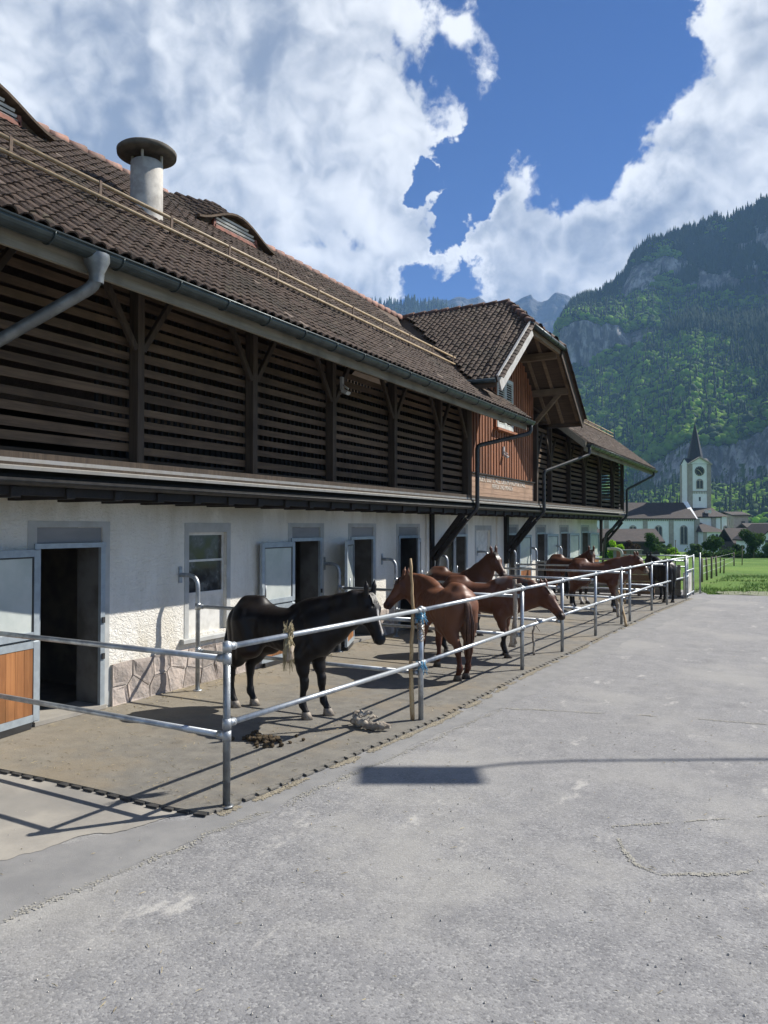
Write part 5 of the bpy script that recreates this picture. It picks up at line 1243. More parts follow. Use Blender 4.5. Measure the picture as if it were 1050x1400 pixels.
b = MB(); dh = Vector((.88, .475, 0)); hd = Vector(L2(-2.98, 6.16, LZ - .03)); b.bar(hd - dh * .55, hd + dh * .52, .50, .05, .012); b.build('lamp_head', M['steelpost'], lp)
#@@HORSES
# ------------------------------------------------------------------ horses: one continuous body each, grown from a smooth field
class Field:
    def __init__(s, lo, hi, h):
        s.lo = np.array(lo); s.h = h; n = np.ceil((np.array(hi) - s.lo) / h).astype(int) + 1; s.n = n
        s.D = np.full(n, 9.0, np.float32); s.ax = [s.lo[i] + h * np.arange(n[i]) for i in range(3)]
    def _sub(s, lo, hi):
        a = np.clip(np.floor((np.array(lo) - s.lo) / s.h).astype(int), 0, s.n - 1); b = np.clip(np.ceil((np.array(hi) - s.lo) / s.h).astype(int) + 1, 1, s.n)
        sl = tuple(slice(a[i], b[i]) for i in range(3)); X = s.ax[0][sl[0]][:, None, None]; Y = s.ax[1][sl[1]][None, :, None]; Z = s.ax[2][sl[2]][None, None, :]
        return sl, X, Y, Z
    def _mix(s, sl, d, k):
        A = s.D[sl]; h = np.maximum(k - np.abs(A - d), 0) / k; s.D[sl] = np.minimum(A, d) - h * h * k * .25
    def cone(s, a, b, ra, rb, k=.04):
        a = np.array(a, float); b = np.array(b, float); m = max(ra, rb) + k * 1.2 + .02
        sl, X, Y, Z = s._sub(np.minimum(a, b) - m, np.maximum(a, b) + m); ba = b - a; L = max(1e-9, ba @ ba)
        t = np.clip(((X - a[0]) * ba[0] + (Y - a[1]) * ba[1] + (Z - a[2]) * ba[2]) / L, 0, 1)
        d = np.sqrt((X - a[0] - t * ba[0]) ** 2 + (Y - a[1] - t * ba[1]) ** 2 + (Z - a[2] - t * ba[2]) ** 2) - (ra + (rb - ra) * t)
        s._mix(sl, d, k)
    def ell(s, c, axes, r, k=.04):
        c = np.array(c, float); m = max(r) + k * 1.2 + .02; sl, X, Y, Z = s._sub(c - m, c + m); A = np.array(axes, float)
        q = [((X - c[0]) * A[i][0] + (Y - c[1]) * A[i][1] + (Z - c[2]) * A[i][2]) for i in range(3)]
        k0 = np.sqrt(sum((q[i] / r[i]) ** 2 for i in range(3))); k1 = np.sqrt(sum((q[i] / r[i] ** 2) ** 2 for i in range(3))) + 1e-9
        s._mix(sl, k0 * (k0 - 1) / k1, k)
    def sweep(s, T, k=.04):      # trunk: elliptical sections along X
        T = np.array(T); x0, x1 = T[0, 0], T[-1, 0]; sl, X, Y, Z = s._sub((x0 - .1, -.4, .3), (x1 + .1, .4, 1.15)); xx = X.ravel()
        def ip(c):
            out = np.interp(xx, T[:, 0], T[:, c]); d = np.gradient(T[:, c], T[:, 0]); i = np.clip(np.searchsorted(T[:, 0], xx) - 1, 0, len(T) - 2); h = T[i + 1, 0] - T[i, 0]; t = np.clip((xx - T[i, 0]) / h, 0, 1)
            return ((2 * t ** 3 - 3 * t * t + 1) * T[i, c] + (t ** 3 - 2 * t * t + t) * h * d[i] + (-2 * t ** 3 + 3 * t * t) * T[i + 1, c] + (t ** 3 - t * t) * h * d[i + 1])[:, None, None]
        zc, rz, ry = ip(1), np.maximum(ip(2), .02), np.maximum(ip(3), .02); e = 2.25
        k0 = (np.abs(Y / ry) ** e + np.abs((Z - zc) / rz) ** e) ** (1 / e); d = (k0 - 1) * np.minimum(rz, ry) * .9
        dx = np.maximum(np.maximum(x0 - X, X - x1), 0); d = np.where(dx > 0, np.sqrt(np.maximum(d, 0) ** 2 + dx ** 2) + .0, d); s._mix(sl, d, k)
    def mesh(s):
        D = s.D; S = D < 0; nx, ny, nz = D.shape
        c = sum(S[i:nx - 1 + i, j:ny - 1 + j, l:nz - 1 + l].astype(np.int8) for i in (0, 1) for j in (0, 1) for l in (0, 1)); act = (c > 0) & (c < 8)
        I = np.argwhere(act); idx = np.full(act.shape, -1, np.int64); idx[act] = np.arange(len(I)); P = np.zeros((len(I), 3)); W = np.zeros(len(I))
        cor = [(i, j, l) for i in (0, 1) for j in (0, 1) for l in (0, 1)]; val = {o: D[I[:, 0] + o[0], I[:, 1] + o[1], I[:, 2] + o[2]] for o in cor}
        for o in cor:
            for ax in range(3):
                if o[ax]: continue
                q = list(o); q[ax] = 1; q = tuple(q); a, b = val[o], val[q]; m = (a < 0) != (b < 0); t = a / np.where(np.abs(a - b) < 1e-9, 1, a - b); p = np.array(o, float)[None] + np.zeros((len(I), 3)); p[:, ax] = t
                P[m] += p[m]; W[m] += 1
        V = s.lo + (I + P / W[:, None]) * s.h; Q = []
        for ax in range(3):
            u, v = [(1, 2), (2, 0), (0, 1)][ax]; n = [nx, ny, nz]; r = [slice(None)] * 3; r2 = [slice(None)] * 3; r[ax] = slice(0, n[ax] - 1); r2[ax] = slice(1, n[ax])
            ch = S[tuple(r)] != S[tuple(r2)]; E = np.argwhere(ch); ok = (E[:, u] > 0) & (E[:, v] > 0) & (E[:, u] < n[u] - 1) & (E[:, v] < n[v] - 1); E = E[ok]; ins = S[tuple(r)][E[:, 0], E[:, 1], E[:, 2]]
            def cell(du, dv):
                e = E.copy(); e[:, u] += du; e[:, v] += dv; return idx[e[:, 0], e[:, 1], e[:, 2]]
            q = np.stack([cell(-1, -1), cell(0, -1), cell(0, 0), cell(-1, 0)], 1); q[~ins] = q[~ins][:, ::-1]; Q.append(q)
        return V, np.concatenate(Q)

TRUNK = [(-.87, .80, .04, .04), (-.845, .80, .10, .09), (-.80, .798, .15, .135), (-.72, .80, .185, .185), (-.62, .80, .195, .207), (-.52, .782, .190, .200), (-.42, .753, .186, .200), (-.32, .738, .193, .208),
         (-.22, .732, .202, .207), (-.12, .735, .214, .193), (-.02, .745, .224, .168), (.06, .748, .214, .155), (.13, .735, .180, .14), (.18, .715, .12, .105), (.205, .71, .05, .05)]
TRUNK = [(x, z + (.006 if -.7 < x < .1 else 0), rz - (.006 if -.7 < x < .1 else 0), ry * .93) for x, z, rz, ry in TRUNK]
def vec(*a): return np.array(a, float)
def horse(label, loc, heading, s, poll, muz, neck_mid=None, side=0, res=.0095, coat=(.1, .03, .015), point=(.01, .008, .007), legs=None, socks=(), blaze=0, mane='hairblack', muzcol=None, withers_patch=False, mane_side=1, hoof='hoofdark', group=None, belly=None):
    poll = vec(*poll); muz = vec(*muz); f = Field((-1.0, -.42, -.01), (max(.45, muz[0] + .15, poll[0] + .2), .42, max(1.12, poll[2] + .2)), res)
    if abs(muz[1]) > .2 or abs(poll[1]) > .2:
        f = Field((-1.0, min(-.42, muz[1] - .15, poll[1] - .2), -.01), (max(.45, muz[0] + .15, poll[0] + .2), max(.42, muz[1] + .15, poll[1] + .2), max(1.12, poll[2] + .2)), res)
    f.sweep(TRUNK)
    f.cone((-.16, 0, .935), (.02, 0, .975), .035, .05, .07)                        # withers
    f.cone((-.72, 0, .965), (-.56, 0, .972), .05, .05, .08)
    # neck: crest and windpipe lines
    w0, c0 = vec(-.02, 0, .915), vec(.13, 0, .66)
    hd = (muz - poll) / np.linalg.norm(muz - poll)
    nm = (w0 + poll) / 2 + vec(.02, 0, .03) if neck_mid is None else vec(*neck_mid)
    axis = poll - vec(.05, 0, .80); ax = axis / np.linalg.norm(axis)
    lat = np.cross(vec(0, 0, 1), hd); lat = lat / (np.linalg.norm(lat) + 1e-9); nrm = np.cross(hd, lat)          # nrm: forehead side
    if nrm[2] < 0: nrm = -nrm; lat = -lat
    throat = poll + hd * .10 - nrm * .105
    crest = [w0, (w0 + nm) / 2 + ax * 0 + vec(0, 0, .012), nm, (nm + poll) / 2 + vec(0, 0, .01), poll + vec(0, 0, -.035)]
    under = [c0, c0 * .62 + throat * .38 + vec(.0, 0, -.005), c0 * .3 + throat * .7, throat]
    rc = [.082, .062, .050, .046, .048]; ru = [.112, .080, .062, .054]
    for i in range(4): f.cone(crest[i], crest[i + 1], rc[i], rc[i + 1], .07)
    for i in range(3): f.cone(under[i], under[i + 1], ru[i], ru[i + 1], .07)
    def along(L, t):
        k = min(int(t * (len(L) - 1)), len(L) - 2); u = t * (len(L) - 1) - k; return L[k] * (1 - u) + L[k + 1] * u
    mids = [along(crest, t) * .5 + along(under, t) * .5 for t in (0, .25, .5, .75, 1)]; rm = [.130, .098, .076, .065, .060]
    for i in range(4): f.cone(mids[i], mids[i + 1], rm[i], rm[i + 1], .06)
    # head
    L = np.linalg.norm(muz - poll); H = lambda a, n=0, l=0: poll + hd * a * L + nrm * n + lat * l
    f.cone(H(.02, -.02), H(.32, -.012), .062, .068, .03); f.cone(H(.30, -.004), H(.80, -.012), .056, .036, .035)
    for sg in (-1, 1):
        f.ell(H(.31, -.072, sg * .028), (hd, nrm, lat), (.098, .088, .036), .03); f.cone(H(.40, -.085, sg * .018), H(.80, -.058, sg * .012), .032, .022, .03)
        f.cone(H(.30, .030, sg * .050), H(.36, .018, sg * .054), .024, .018, .02); f.cone(H(.45, -.012, sg * .040), H(.62, -.02, sg * .034), .018, .015, .03)
        f.cone(H(.945, -.006, sg * .026), H(.985, -.022, sg * .026), .020, .016, .018)
        base = H(-.02, .030, sg * .042); tip = base - hd * .105 + nrm * .055 + lat * sg * .012; f.cone(base, base * .45 + tip * .55, .023, .021, .022); f.cone(base * .45 + tip * .55, tip, .021, .004, .012)
    f.cone(H(.84, -.018), H(.955, -.026), .041, .041, .03); f.cone(H(.86, -.060), H(.945, -.066), .026, .022, .02); f.cone(H(.5, .0), H(.82, .002), .030, .024, .03)
    # legs
    lg = legs or {}; feet = []; lc = lambda a, b, ra, rb, k=.04: f.cone(a, b, ra * .88, rb * .88, k)
    for sg in (-1, 1):
        dx, dy = lg.get(('f', sg), (0, 0))
        f.ell((.075, sg * .095, .70), ((.5, 0, .866), (-.866, 0, .5), (0, 1, 0)), (.20, .125, .058), .06); f.cone((.10, sg * .10, .64), (-.02, sg * .115, .545), .075, .075, .06)
        k0 = vec(.012 + dx * .45, sg * .10 + dy * .4, .30); e0 = vec(-.012, sg * .115, .545); fe = vec(.004 + dx * .9, sg * .097 + dy * .9, .125); ho = vec(.040 + dx, sg * .097 + dy, .055)
        lc(e0, e0 * .5 + k0 * .5, .077, .055, .05); lc(e0 * .5 + k0 * .5, k0 + vec(0, 0, .03), .055, .039, .04); lc(k0 + vec(.004, 0, .022), k0 + vec(.004, 0, -.022), .041, .037, .03)
        lc(k0 + vec(0, 0, -.02), fe + vec(0, 0, .03), .031, .0255, .03); lc(k0 + vec(-.018, 0, -.03), fe + vec(-.016, 0, .02), .016, .018, .02); lc(fe + vec(-.004, 0, .012), fe + vec(-.004, 0, -.008), .034, .034, .02); lc(fe, ho, .029, .033, .025); feet.append((ho, 1))
        dx, dy = lg.get(('h', sg), (0, 0))
        hip, stf = vec(-.64, sg * .10, .80), vec(-.545 + dx * .15, sg * .125, .575); hk = vec(-.80 + dx * .75, sg * .105 + dy * .6, .345); fe = vec(-.795 + dx, sg * .10 + dy, .13); ho = vec(-.757 + dx, sg * .10 + dy, .055)
        f.cone(hip, stf, .135, .095, .07); f.cone((-.745, sg * .075, .78), (-.70, sg * .115, .575), .115, .095, .07); f.cone((-.80, sg * .06, .74), (-.765, sg * .10, .56), .07, .06, .06)
        g0 = vec(-.635, sg * .125, .555); lc(g0, g0 * .5 + hk * .5, .105, .066, .06); lc(g0 * .5 + hk * .5, hk + vec(.012, 0, .03), .066, .037, .04); lc((-.75, sg * .11, .55), hk + vec(-.022, 0, .03), .055, .020, .05)
        lc(hk + vec(.008, 0, .015), hk + vec(.008, 0, -.04), .042, .036, .03); lc(hk + vec(-.034, 0, .02), hk + vec(-.014, 0, -.05), .021, .018, .02)
        lc(hk + vec(0, 0, -.03), fe + vec(0, 0, .03), .033, .028, .03); lc(hk + vec(-.02, 0, -.05), fe + vec(-.016, 0, .02), .017, .019, .02); lc(fe + vec(-.004, 0, .012), fe + vec(-.004, 0, -.008), .036, .035, .02); lc(fe, ho, .030, .034, .025); feet.append((ho, -1))
    f.cone((-.825, 0, .885), (-.875, 0, .80), .032, .03, .03)
    V, Q = f.mesh()
    # furrows between the muscles
    T_ = V[Q]; N_ = np.cross(T_[:, 2] - T_[:, 0], T_[:, 3] - T_[:, 1]); VN = np.zeros_like(V)
    for q in range(4): np.add.at(VN, Q[:, q], N_)
    VN /= np.linalg.norm(VN, axis=1)[:, None] + 1e-9
    if np.mean(np.sum(VN * (V - vec(-.3, 0, .7)), axis=1)) < 0: VN = -VN
    dsp = np.zeros(len(V)); sidew = np.clip((np.abs(V[:, 1]) - .05) / .05, 0, 1)
    for (ax_, az_, bx_, bz_, dep, wd) in ((-.06, .92, -.13, .60, .013, .032), (.00, .86, .15, .60, .012, .030), (-.50, .80, -.505, .60, .016, .035), (-.575, .90, -.53, .74, .008, .03), (-.755, .88, -.735, .58, .010, .025), (-.16, .60, -.46, .64, .006, .03), (-.66, .58, -.73, .42, .006, .018), (.02, .56, .06, .66, .008, .025)):
        p_, q_ = np.array([ax_, az_]), np.array([bx_, bz_]); e_ = q_ - p_; u_ = np.clip(((V[:, [0, 2]] - p_) @ e_) / (e_ @ e_), 0, 1); ds = np.linalg.norm(V[:, [0, 2]] - p_ - u_[:, None] * e_, axis=1); dsp -= dep * np.exp(-(ds / wd) ** 2) * sidew
    rib = np.exp(-((V[:, 0] + .32) / .14) ** 2) * np.exp(-((z_ := V[:, 2]) - .70) ** 2 / .018) * sidew; dsp += .0025 * rib * np.sin((V[:, 0] + .25 * z_) * 95)
    dsp += .004 * (fbm(V[:, 0] * 11 + 5, V[:, 2] * 11 + V[:, 1] * 6, 3, 12) - .5); V = V + VN * dsp[:, None]
    # markings
    c = np.tile(np.array(coat, float), (len(V), 1)); z = V[:, 2]; pt = np.array(point, float)
    nz = vnoise(V[:, 0] * 9, V[:, 2] * 9 + V[:, 1] * 5, 5)
    w = np.clip((.36 + .08 * nz - z) / .12, 0, 1)[:, None]; c = c * (1 - w) + pt * w
    a = (V - poll) @ hd / L; nn = (V - poll) @ nrm; ll = (V - poll) @ lat; head = (np.linalg.norm(V - (poll + hd * L * .5), axis=1) < L * .72)
    w = (np.clip((a - .78) / .12, 0, 1) * head)[:, None]; mc = np.array(muzcol if muzcol is not None else (coat[0] * .35, coat[1] * .35, coat[2] * .4)); c = c * (1 - w) + mc * w
    w = (np.clip((.10 - np.abs(V[:, 2] - .80)) / .1, 0, 1) * 0)[:, None]
    if belly is not None:
        w = np.clip((.66 - z) / .14, 0, 1) * (V[:, 0] > -.62) * (V[:, 0] < -.05) * (z > .42); c = c * (1 - w[:, None]) + np.array(belly) * w[:, None]
        w = np.clip(1 - np.linalg.norm((V - vec(-.80, 0, .66)) / (.12, .3, .16), axis=1), 0, 1); c = c * (1 - w[:, None]) + np.array(belly) * w[:, None]
    if blaze:
        w = head * (a > .18) * (a < .90) * np.clip((.011 * blaze * (.6 + .8 * vnoise(a * 6, a * 0, 3)) - np.abs(ll)) / .006, 0, 1) * (nn > -.02); c = c * (1 - w[:, None]) + np.array((.62, .6, .57)) * w[:, None]
    if withers_patch:
        w = np.clip(1 - np.linalg.norm((V - vec(-.02, 0, 1.0)) / (.10, .2, .09), axis=1), 0, 1) * 1.4; w = np.clip(w * nz * 1.8, 0, 1)[:, None]; c = c * (1 - w) + np.array((.5, .49, .47)) * w
    for (kind, sg, top) in socks:
        ft = [q for q, kd in feet if kd == kind and (q[1] > 0) == (sg > 0)][0]; w = np.clip((top + .02 * nz - z) / .02, 0, 1) * (np.linalg.norm(V[:, :2] - ft[:2], axis=1) < .12); c = c * (1 - w[:, None]) + np.array((.60, .57, .53)) * w[:, None]
    # ear interior, nostrils
    for sg in (-1, 1):
        w = np.clip(1 - np.linalg.norm((V - H(.955, -.012, sg * .044)), axis=1) / .017, 0, 1)[:, None]; c = c * (1 - w) + .004 * w
    me = fast_mesh('horse_body', V * s, Q, M['coat'], True); at = me.color_attributes.new('coat', 'FLOAT_COLOR', 'POINT'); at.data.foreach_set('color', np.hstack([c, np.ones((len(c), 1))]).astype(np.float32).ravel())
    root = empty('horse', (loc[0], loc[1], .026), heading, label, 'horse', group)
    body = link('body', me, None, root)
    def part(nm, mb, mat): mb.v = [(x * s, y * s, z_ * s) for x, y, z_ in mb.v]; return mb.build(nm, mat, root)
    for ho, k in feet:
        b = MB(); n = 14; V2 = []; F2 = []
        for (zz, rx, ry, ox) in ((.062, .034, .034, -.002), (.05, .040, .038, .002), (.0, .056, .048, .014), (.0, .0, .0, .01)):
            V2 += [(ho[0] + ox + rx * math.cos(q * 6.2832 / n), ho[1] + ry * math.sin(q * 6.2832 / n), zz) for q in range(n)]
        F2 = [(i * n + q, i * n + (q + 1) % n, (i + 1) * n + (q + 1) % n, (i + 1) * n + q) for i in range(3) for q in range(n)]; b.add(V2, F2, True); part('hoof', b, M[hoof])
    for sg in (-1, 1):
        b = MB(); V3, F3 = ICO2; e = H(.335, .004, sg * .056); b.add([tuple(e + v * .0165) for v in V3], F3.tolist(), True); part('eye', b, M['eye'])
    # mane, forelock, tail: locks of hair
    g = random.Random(int(abs(loc[0] * 100) + loc[1] * 10)); b = MB()
    def lock(P, w, wv):
        n = len(P); vs = []
        for i, p in enumerate(P):
            ww = w * (1 - .75 * i / (n - 1)); vs += [tuple(p - wv * ww), tuple(p + wv * ww)]
        b.add(vs, [(2 * i, 2 * i + 1, 2 * i + 3, 2 * i + 2) for i in range(n - 1)], True)
    topc = [crest[0] + vec(.02, 0, .07), crest[1] + vec(0, 0, .064), crest[2] + vec(0, 0, .055), crest[3] + vec(0, 0, .046), poll + vec(0, 0, .022)]
    for q in range(240):
        t = g.random() * .99; p = along(topc, t); tg = along(topc, min(1, t + .02)) - along(topc, max(0, t - .02)); tg = tg / (np.linalg.norm(tg) + 1e-9); sd = np.cross(tg, vec(0, 0, 1)); sd = sd / np.linalg.norm(sd) * mane_side
        ln = g.uniform(.10, .20) * (1 - .3 * abs(t - .5)); wd = .105 - .045 * t; back = -tg * g.uniform(-.01, .05)
        P = [p + vec(0, 0, -.012) - sd * g.uniform(0, .012), p + sd * wd * .45 + vec(0, 0, .010), p + sd * wd * .80 + vec(0, 0, -ln * .4) + back * .5, p + sd * (wd * .95 + g.uniform(0, .015)) + vec(0, 0, -ln) + back]
        lock(P, g.uniform(.007, .014), tg)
    for q in range(26):
        p = H(-.04, .045, g.uniform(-.03, .03)); P = [p, H(.10, .066, g.uniform(-.03, .03)), H(.22, .070, g.uniform(-.04, .04)), H(g.uniform(.28, .38), .066, g.uniform(-.045, .045))]; lock(P, .007, lat)
    part('mane', b, M[mane])
    b = MB()
    for q in range(110):
        a_ = g.uniform(0, 6.28); r0 = g.uniform(0, .022); l = g.uniform(.45, .66); dx, dy = r0 * math.cos(a_), r0 * math.sin(a_); sp = g.uniform(.6, 2.2)
        P = [vec(-.845 + dx * .5, dy, .885 - r0), vec(-.905 + dx, dy * 1.4, .80), vec(-.925 + dx * sp, dy * sp * 1.3, .62), vec(-.915 + dx * sp * 1.2, dy * sp * 1.5, .84 - l * .82), vec(-.895 + dx * 1.2, dy * 1.2, .86 - l)]
        b.tube(P, [.010, .012, .011, .008, .002], 4, False)
    part('tail', b, M[mane])
    return root
BAY = (.098, .042, .024); CHEST = (.165, .070, .038)
horse('black horse standing side-on behind the near fence, white blaze on its face', (-4.94, 7.40), R(-2), 1.31, (.585, .0, 1.075), (.745, -.03, .715), None, res=.0088, coat=(.0105, .008, .0075), point=(.007, .006, .006), blaze=1.0,
      legs={('f', -1): (-.02, .0), ('f', 1): (.06, .02), ('h', -1): (-.05, .03), ('h', 1): (.05, -.02)}, hoof='hoof', mane_side=-1, belly=(.028, .014, .009))
horse('chestnut horse, rump to the fence, head turned left, beside the tall peeled branch', (-5.00, 10.83), R(140), 1.33, (.37, .16, 1.01), (.36, .44, .70), (.19, .05, 1.01), res=.009, coat=CHEST, point=(.07, .022, .011), mane='hairbrown',
      legs={('h', -1): (.03, .03), ('h', 1): (-.05, -.03), ('f', 1): (.05, 0)}, hoof='hoofdark', mane_side=1)
horse('bay horse with long dark mane and raised head, behind the two nearer brown horses', (-5.70, 14.35), R(-12), 1.32, (.335, .02, 1.235), (.585, -.06, .93), None, res=.0095, coat=BAY, socks=((-1, -1, .14), (1, -1, .12)), mane_side=-1)
horse('bay horse with whitish withers reaching its head out through the fence rails', (-4.36, 12.35), R(2), 1.30, (.52, -.02, .89), (.80, -.12, .56), (.22, 0, .955), res=.009, coat=(.115, .048, .027), withers_patch=True, mane_side=1, muzcol=(.03, .015, .01),
      legs={('f', -1): (.03, .0), ('f', 1): (-.06, .02), ('h', 1): (.08, 0)})
horse('bay horse with white feet standing side-on before the far stall doors', (-5.35, 21.75), R(-20), 1.34, (.25, -.06, 1.10), (.42, -.28, .82), None, res=.0115, coat=BAY, socks=((1, -1, .20), (1, 1, .20), (-1, -1, .2)), mane_side=-1)
horse('brown horse with pale muzzle looking over the fence near the whitewashed panel', (-4.2, 20.25), R(3), 1.31, (.43, .0, 1.06), (.66, -.10, .80), None, res=.011, coat=(.105, .042, .023), muzcol=(.22, .18, .14), socks=((-1, -1, .13), (1, -1, .11)), mane_side=-1)
horse('black horse standing end-on in the last pen by the grey board wall', (-3.72, 24.1), R(118), 1.22, (.38, .06, 1.02), (.58, .10, .72), None, res=.012, coat=(.009, .008, .008), point=(.007, .006, .006))
#@@VILLAGE
# ------------------------------------------------------------------ church, houses, trees of the village
VZ = lambda p: float(gz(p.x, p.y))
class FMB(MB):                       # built in a local frame: a along the image-right direction, d away from the viewer, z up
    def __init__(s, root): super().__init__(); s.root = root
    def build(s, name, mat, parent=None): return MB.build(s, name, mat, parent or s.root)
def village_root(name, label, cat, px, depth, group=None, turn=0.0):
    p = site(px, 720, depth); z = VZ(p); return empty(name, (p.x, p.y, z), YAW + turn, label, cat, group), depth / FOC, z
def arch(b, a0, a1, z0, z1, d, t=.2, n=9, hole=None):
    r = (a1 - a0) / 2; ca = (a0 + a1) / 2; pts = [(a0, d, z0), (a1, d, z0)] + [(ca + r * math.cos(math.pi * k / n), d, z1 - r + r * math.sin(math.pi * k / n)) for k in range(n + 1)]
    b.prism(pts, (0, t, 0)); return b
def build_church():
    D = 165.0; root, k, z0 = village_root('church', 'white village church with pointed dark spire and clock tower below the mountain', 'church', 900, D)
    A = lambda px: (px - 900) * k
    Zp = lambda py: CAM_H + (720 - py) * k - z0
    # nave
    def block(a0, a1, zt, d0, d1, nm='wall'): return FMB(root).box(a0, a1, d0, d1, -.5, zt).build(nm, M['churchwall'])
    def gable_roof(a0, a1, ze, zr, d0, d1, over=.4):
        b = FMB(root); dm = (d0 + d1) / 2; b.prism([(a0, d0 - over, ze - .1), (a0, dm, zr), (a0, d1 + over, ze - .1), (a0, d1 + over, ze - .35), (a0, dm, zr - .3), (a0, d0 - over, ze - .35)], (a1 - a0, 0, 0)); return b.build('roof', M['churchroof'])
    na0, na1 = A(790), A(949); nw = block(na0, na1, Zp(708), 0, 11); rf = gable_roof(na0, A(951), Zp(708), Zp(686), 0, 11)
    FMB(root).prism([(A(948), .0, Zp(709)), (A(948), 5.5, Zp(684.5)), (A(948), 11, Zp(709))], (A(954) - A(948), 0, 0)).build('parapet_gable', M['churchwall'], nw)
    for px in (829, 882, 917.5): FMB(root).box(A(px - 3), A(px + 3), -.18, .0, -.4, Zp(709.5)).build('pilaster', M['sandstone'], nw)
    FMB(root).box(A(949.2), A(956), -.25, 1.0, -.4, Zp(709.5)).build('pilaster', M['sandstone'], nw)
    b = FMB(root); px = 795
    while px < 947: b.box(A(px), A(px + 1.1), -.12, 0, Zp(712.4), Zp(710)); px += 2.6
    b.build('arch_frieze', M['sandstone'], nw)
    FMB(root).box(na0, A(949), -.2, .0, Zp(709.8), Zp(708.3)).build('cornice', M['churchroof'], nw)
    for px in (812, 865, 900, 934.5):
        w = arch(FMB(root), A(px - 5.2), A(px + 5.2), Zp(744.5), Zp(718), -.14, .14).build('window_surround', M['sandstone'], nw)
        for s in (-1, 1): arch(FMB(root), A(px + (-4.1 if s < 0 else .6)), A(px + (-.6 if s < 0 else 4.1)), Zp(743.5), Zp(720.3), -.16, .03).build('pane', M['churchglass'], w)
    # chancel and apse
    cw = block(A(956), A(989), Zp(705), 1.5, 10); gable_roof(A(955), A(990), Zp(705.5), Zp(693.5), 1.5, 10)
    for px in (979.5,): FMB(root).box(A(px - 3), A(px + 3), 1.3, 1.5, -.4, Zp(706.5)).build('pilaster', M['sandstone'], cw)
    ap = FMB(root); n = 6; pts = [(A(988) + (A(1003) - A(988)) * math.sin(math.pi / 2 * q / 3) if q <= 3 else 0, 1.6 if q < 2 else 0, 0) for q in range(1)]
    ring = [(A(988), 1.7), (A(999), 1.9), (A(1003.5), 4.2), (A(1003.5), 7.3), (A(999), 9.6), (A(988), 9.8)]
    ap.prism([(x, y, -.5) for x, y in ring], (0, 0, Zp(706) + .5)); ao = ap.build('apse_wall', M['churchwall'])
    b = FMB(root); o = [(x * 1.0 + (.4 if i in (1, 2, 3, 4) else 0), y + (-.35 if i < 2 else .35 if i > 3 else 0), Zp(706)) for i, (x, y) in enumerate(ring)]; tip = (A(987), 5.75, Zp(694.5)); b.add(o + [tip], [(i, i + 1, 6) for i in range(5)]); b.build('apse_roof', M['churchroof'])
    for px in (990, 1001.5): FMB(root).box(A(px - .9), A(px + .9), 1.5, 1.75, -.4, Zp(707)).build('pilaster', M['sandstone'], ao)
    w = arch(FMB(root), A(993.6), A(999.8), Zp(742.5), Zp(718.5), 1.62, .12).build('window_surround', M['sandstone'], ao); arch(FMB(root), A(994.9), A(998.6), Zp(742), Zp(720), 1.58, .03).build('pane', M['churchglass'], w)
    # sacristy
    sw = FMB(root).box(A(953.5), A(982.5), -3.2, 1.4, -.5, Zp(727)).build('sacristy_wall', M['churchwall']); FMB(root).box(A(952.5), A(957.5), -3.3, -3.19, -.5, Zp(727.2)).build('pilaster', M['sandstone'], sw); FMB(root).box(A(978.5), A(982.7), -3.3, -3.19, -.5, Zp(727.2)).build('pilaster', M['sandstone'], sw)
    b = FMB(root); o = [(A(950.5), -3.7, Zp(727.3)), (A(985.5), -3.7, Zp(727.3)), (A(985.5), 1.6, Zp(727.3)), (A(950.5), 1.6, Zp(727.3)), (A(957), 1.45, Zp(713))]; b.add(o, [(0, 1, 4), (1, 2, 4), (2, 3, 4), (3, 0, 4), (3, 2, 1, 0)]); b.build('sacristy_roof', M['churchroof'])
    for px in (966, 971): arch(FMB(root), A(px - 1.9), A(px + 1.9), Zp(736.8), Zp(730), -3.24, .04).build('window', M['churchglass'], sw)
    FMB(root).box(A(972), A(976), 1.2, 3.4, Zp(701.5), Zp(697)).build('roof_hatch', M['white'])
    # tower
    ta0, ta1 = A(941.8), A(971.4); td0 = 6.0; td1 = td0 + (ta1 - ta0); tc = (ta0 + ta1) / 2; dc = (td0 + td1) / 2; K = (D + td0) / D
    Zt = lambda py: CAM_H + (720 - py) * k * K - z0
    hw = (ta1 - ta0) / 2; ta0, ta1 = A(942) * 1.0, A(942) + 2 * hw
    tc = (A(956.9)) * K; tc = ((956.9 - 525) / FOC * (D + td0) - (900 - 525) / FOC * D); ta0, ta1 = tc - hw * K, tc + hw * K
    tw = FMB(root).box(ta0, ta1, td0, td1, 0, Zt(634)).build('tower', M['churchwall'])
    for s in (-1, 1):
        for dd in (td0, td1): a = tc + s * (hw * K - .38); FMB(root).box(a - .42, a + .42, dd - .12 if dd == td0 else dd, dd if dd == td0 else dd + .12, .5, Zt(634)).build('corner_strip', M['sandstone'], tw)
    for s in (-1, 1):
        for dd in (td0 + .35, td1 - .35): FMB(root).box(tc + s * hw * K, tc + s * (hw * K + .12), dd - .4, dd + .4, .5, Zt(634)).build('corner_strip', M['sandstone'], tw)
    gb = lambda d, t: FMB(root).prism([(ta0, d, Zt(634)), (ta1, d, Zt(634)), (tc, d, Zt(625.5))], (0, t, 0))
    gb(td0, .3).build('tower_gable', M['churchwall'], tw); gb(td1 - .3, .3).build('tower_gable', M['churchwall'], tw)
    for a in (ta0, ta1 - .3): FMB(root).prism([(a, td0, Zt(634)), (a, td1, Zt(634)), (a, dc, Zt(625.5))], (.3, 0, 0)).build('tower_gable', M['churchwall'], tw)
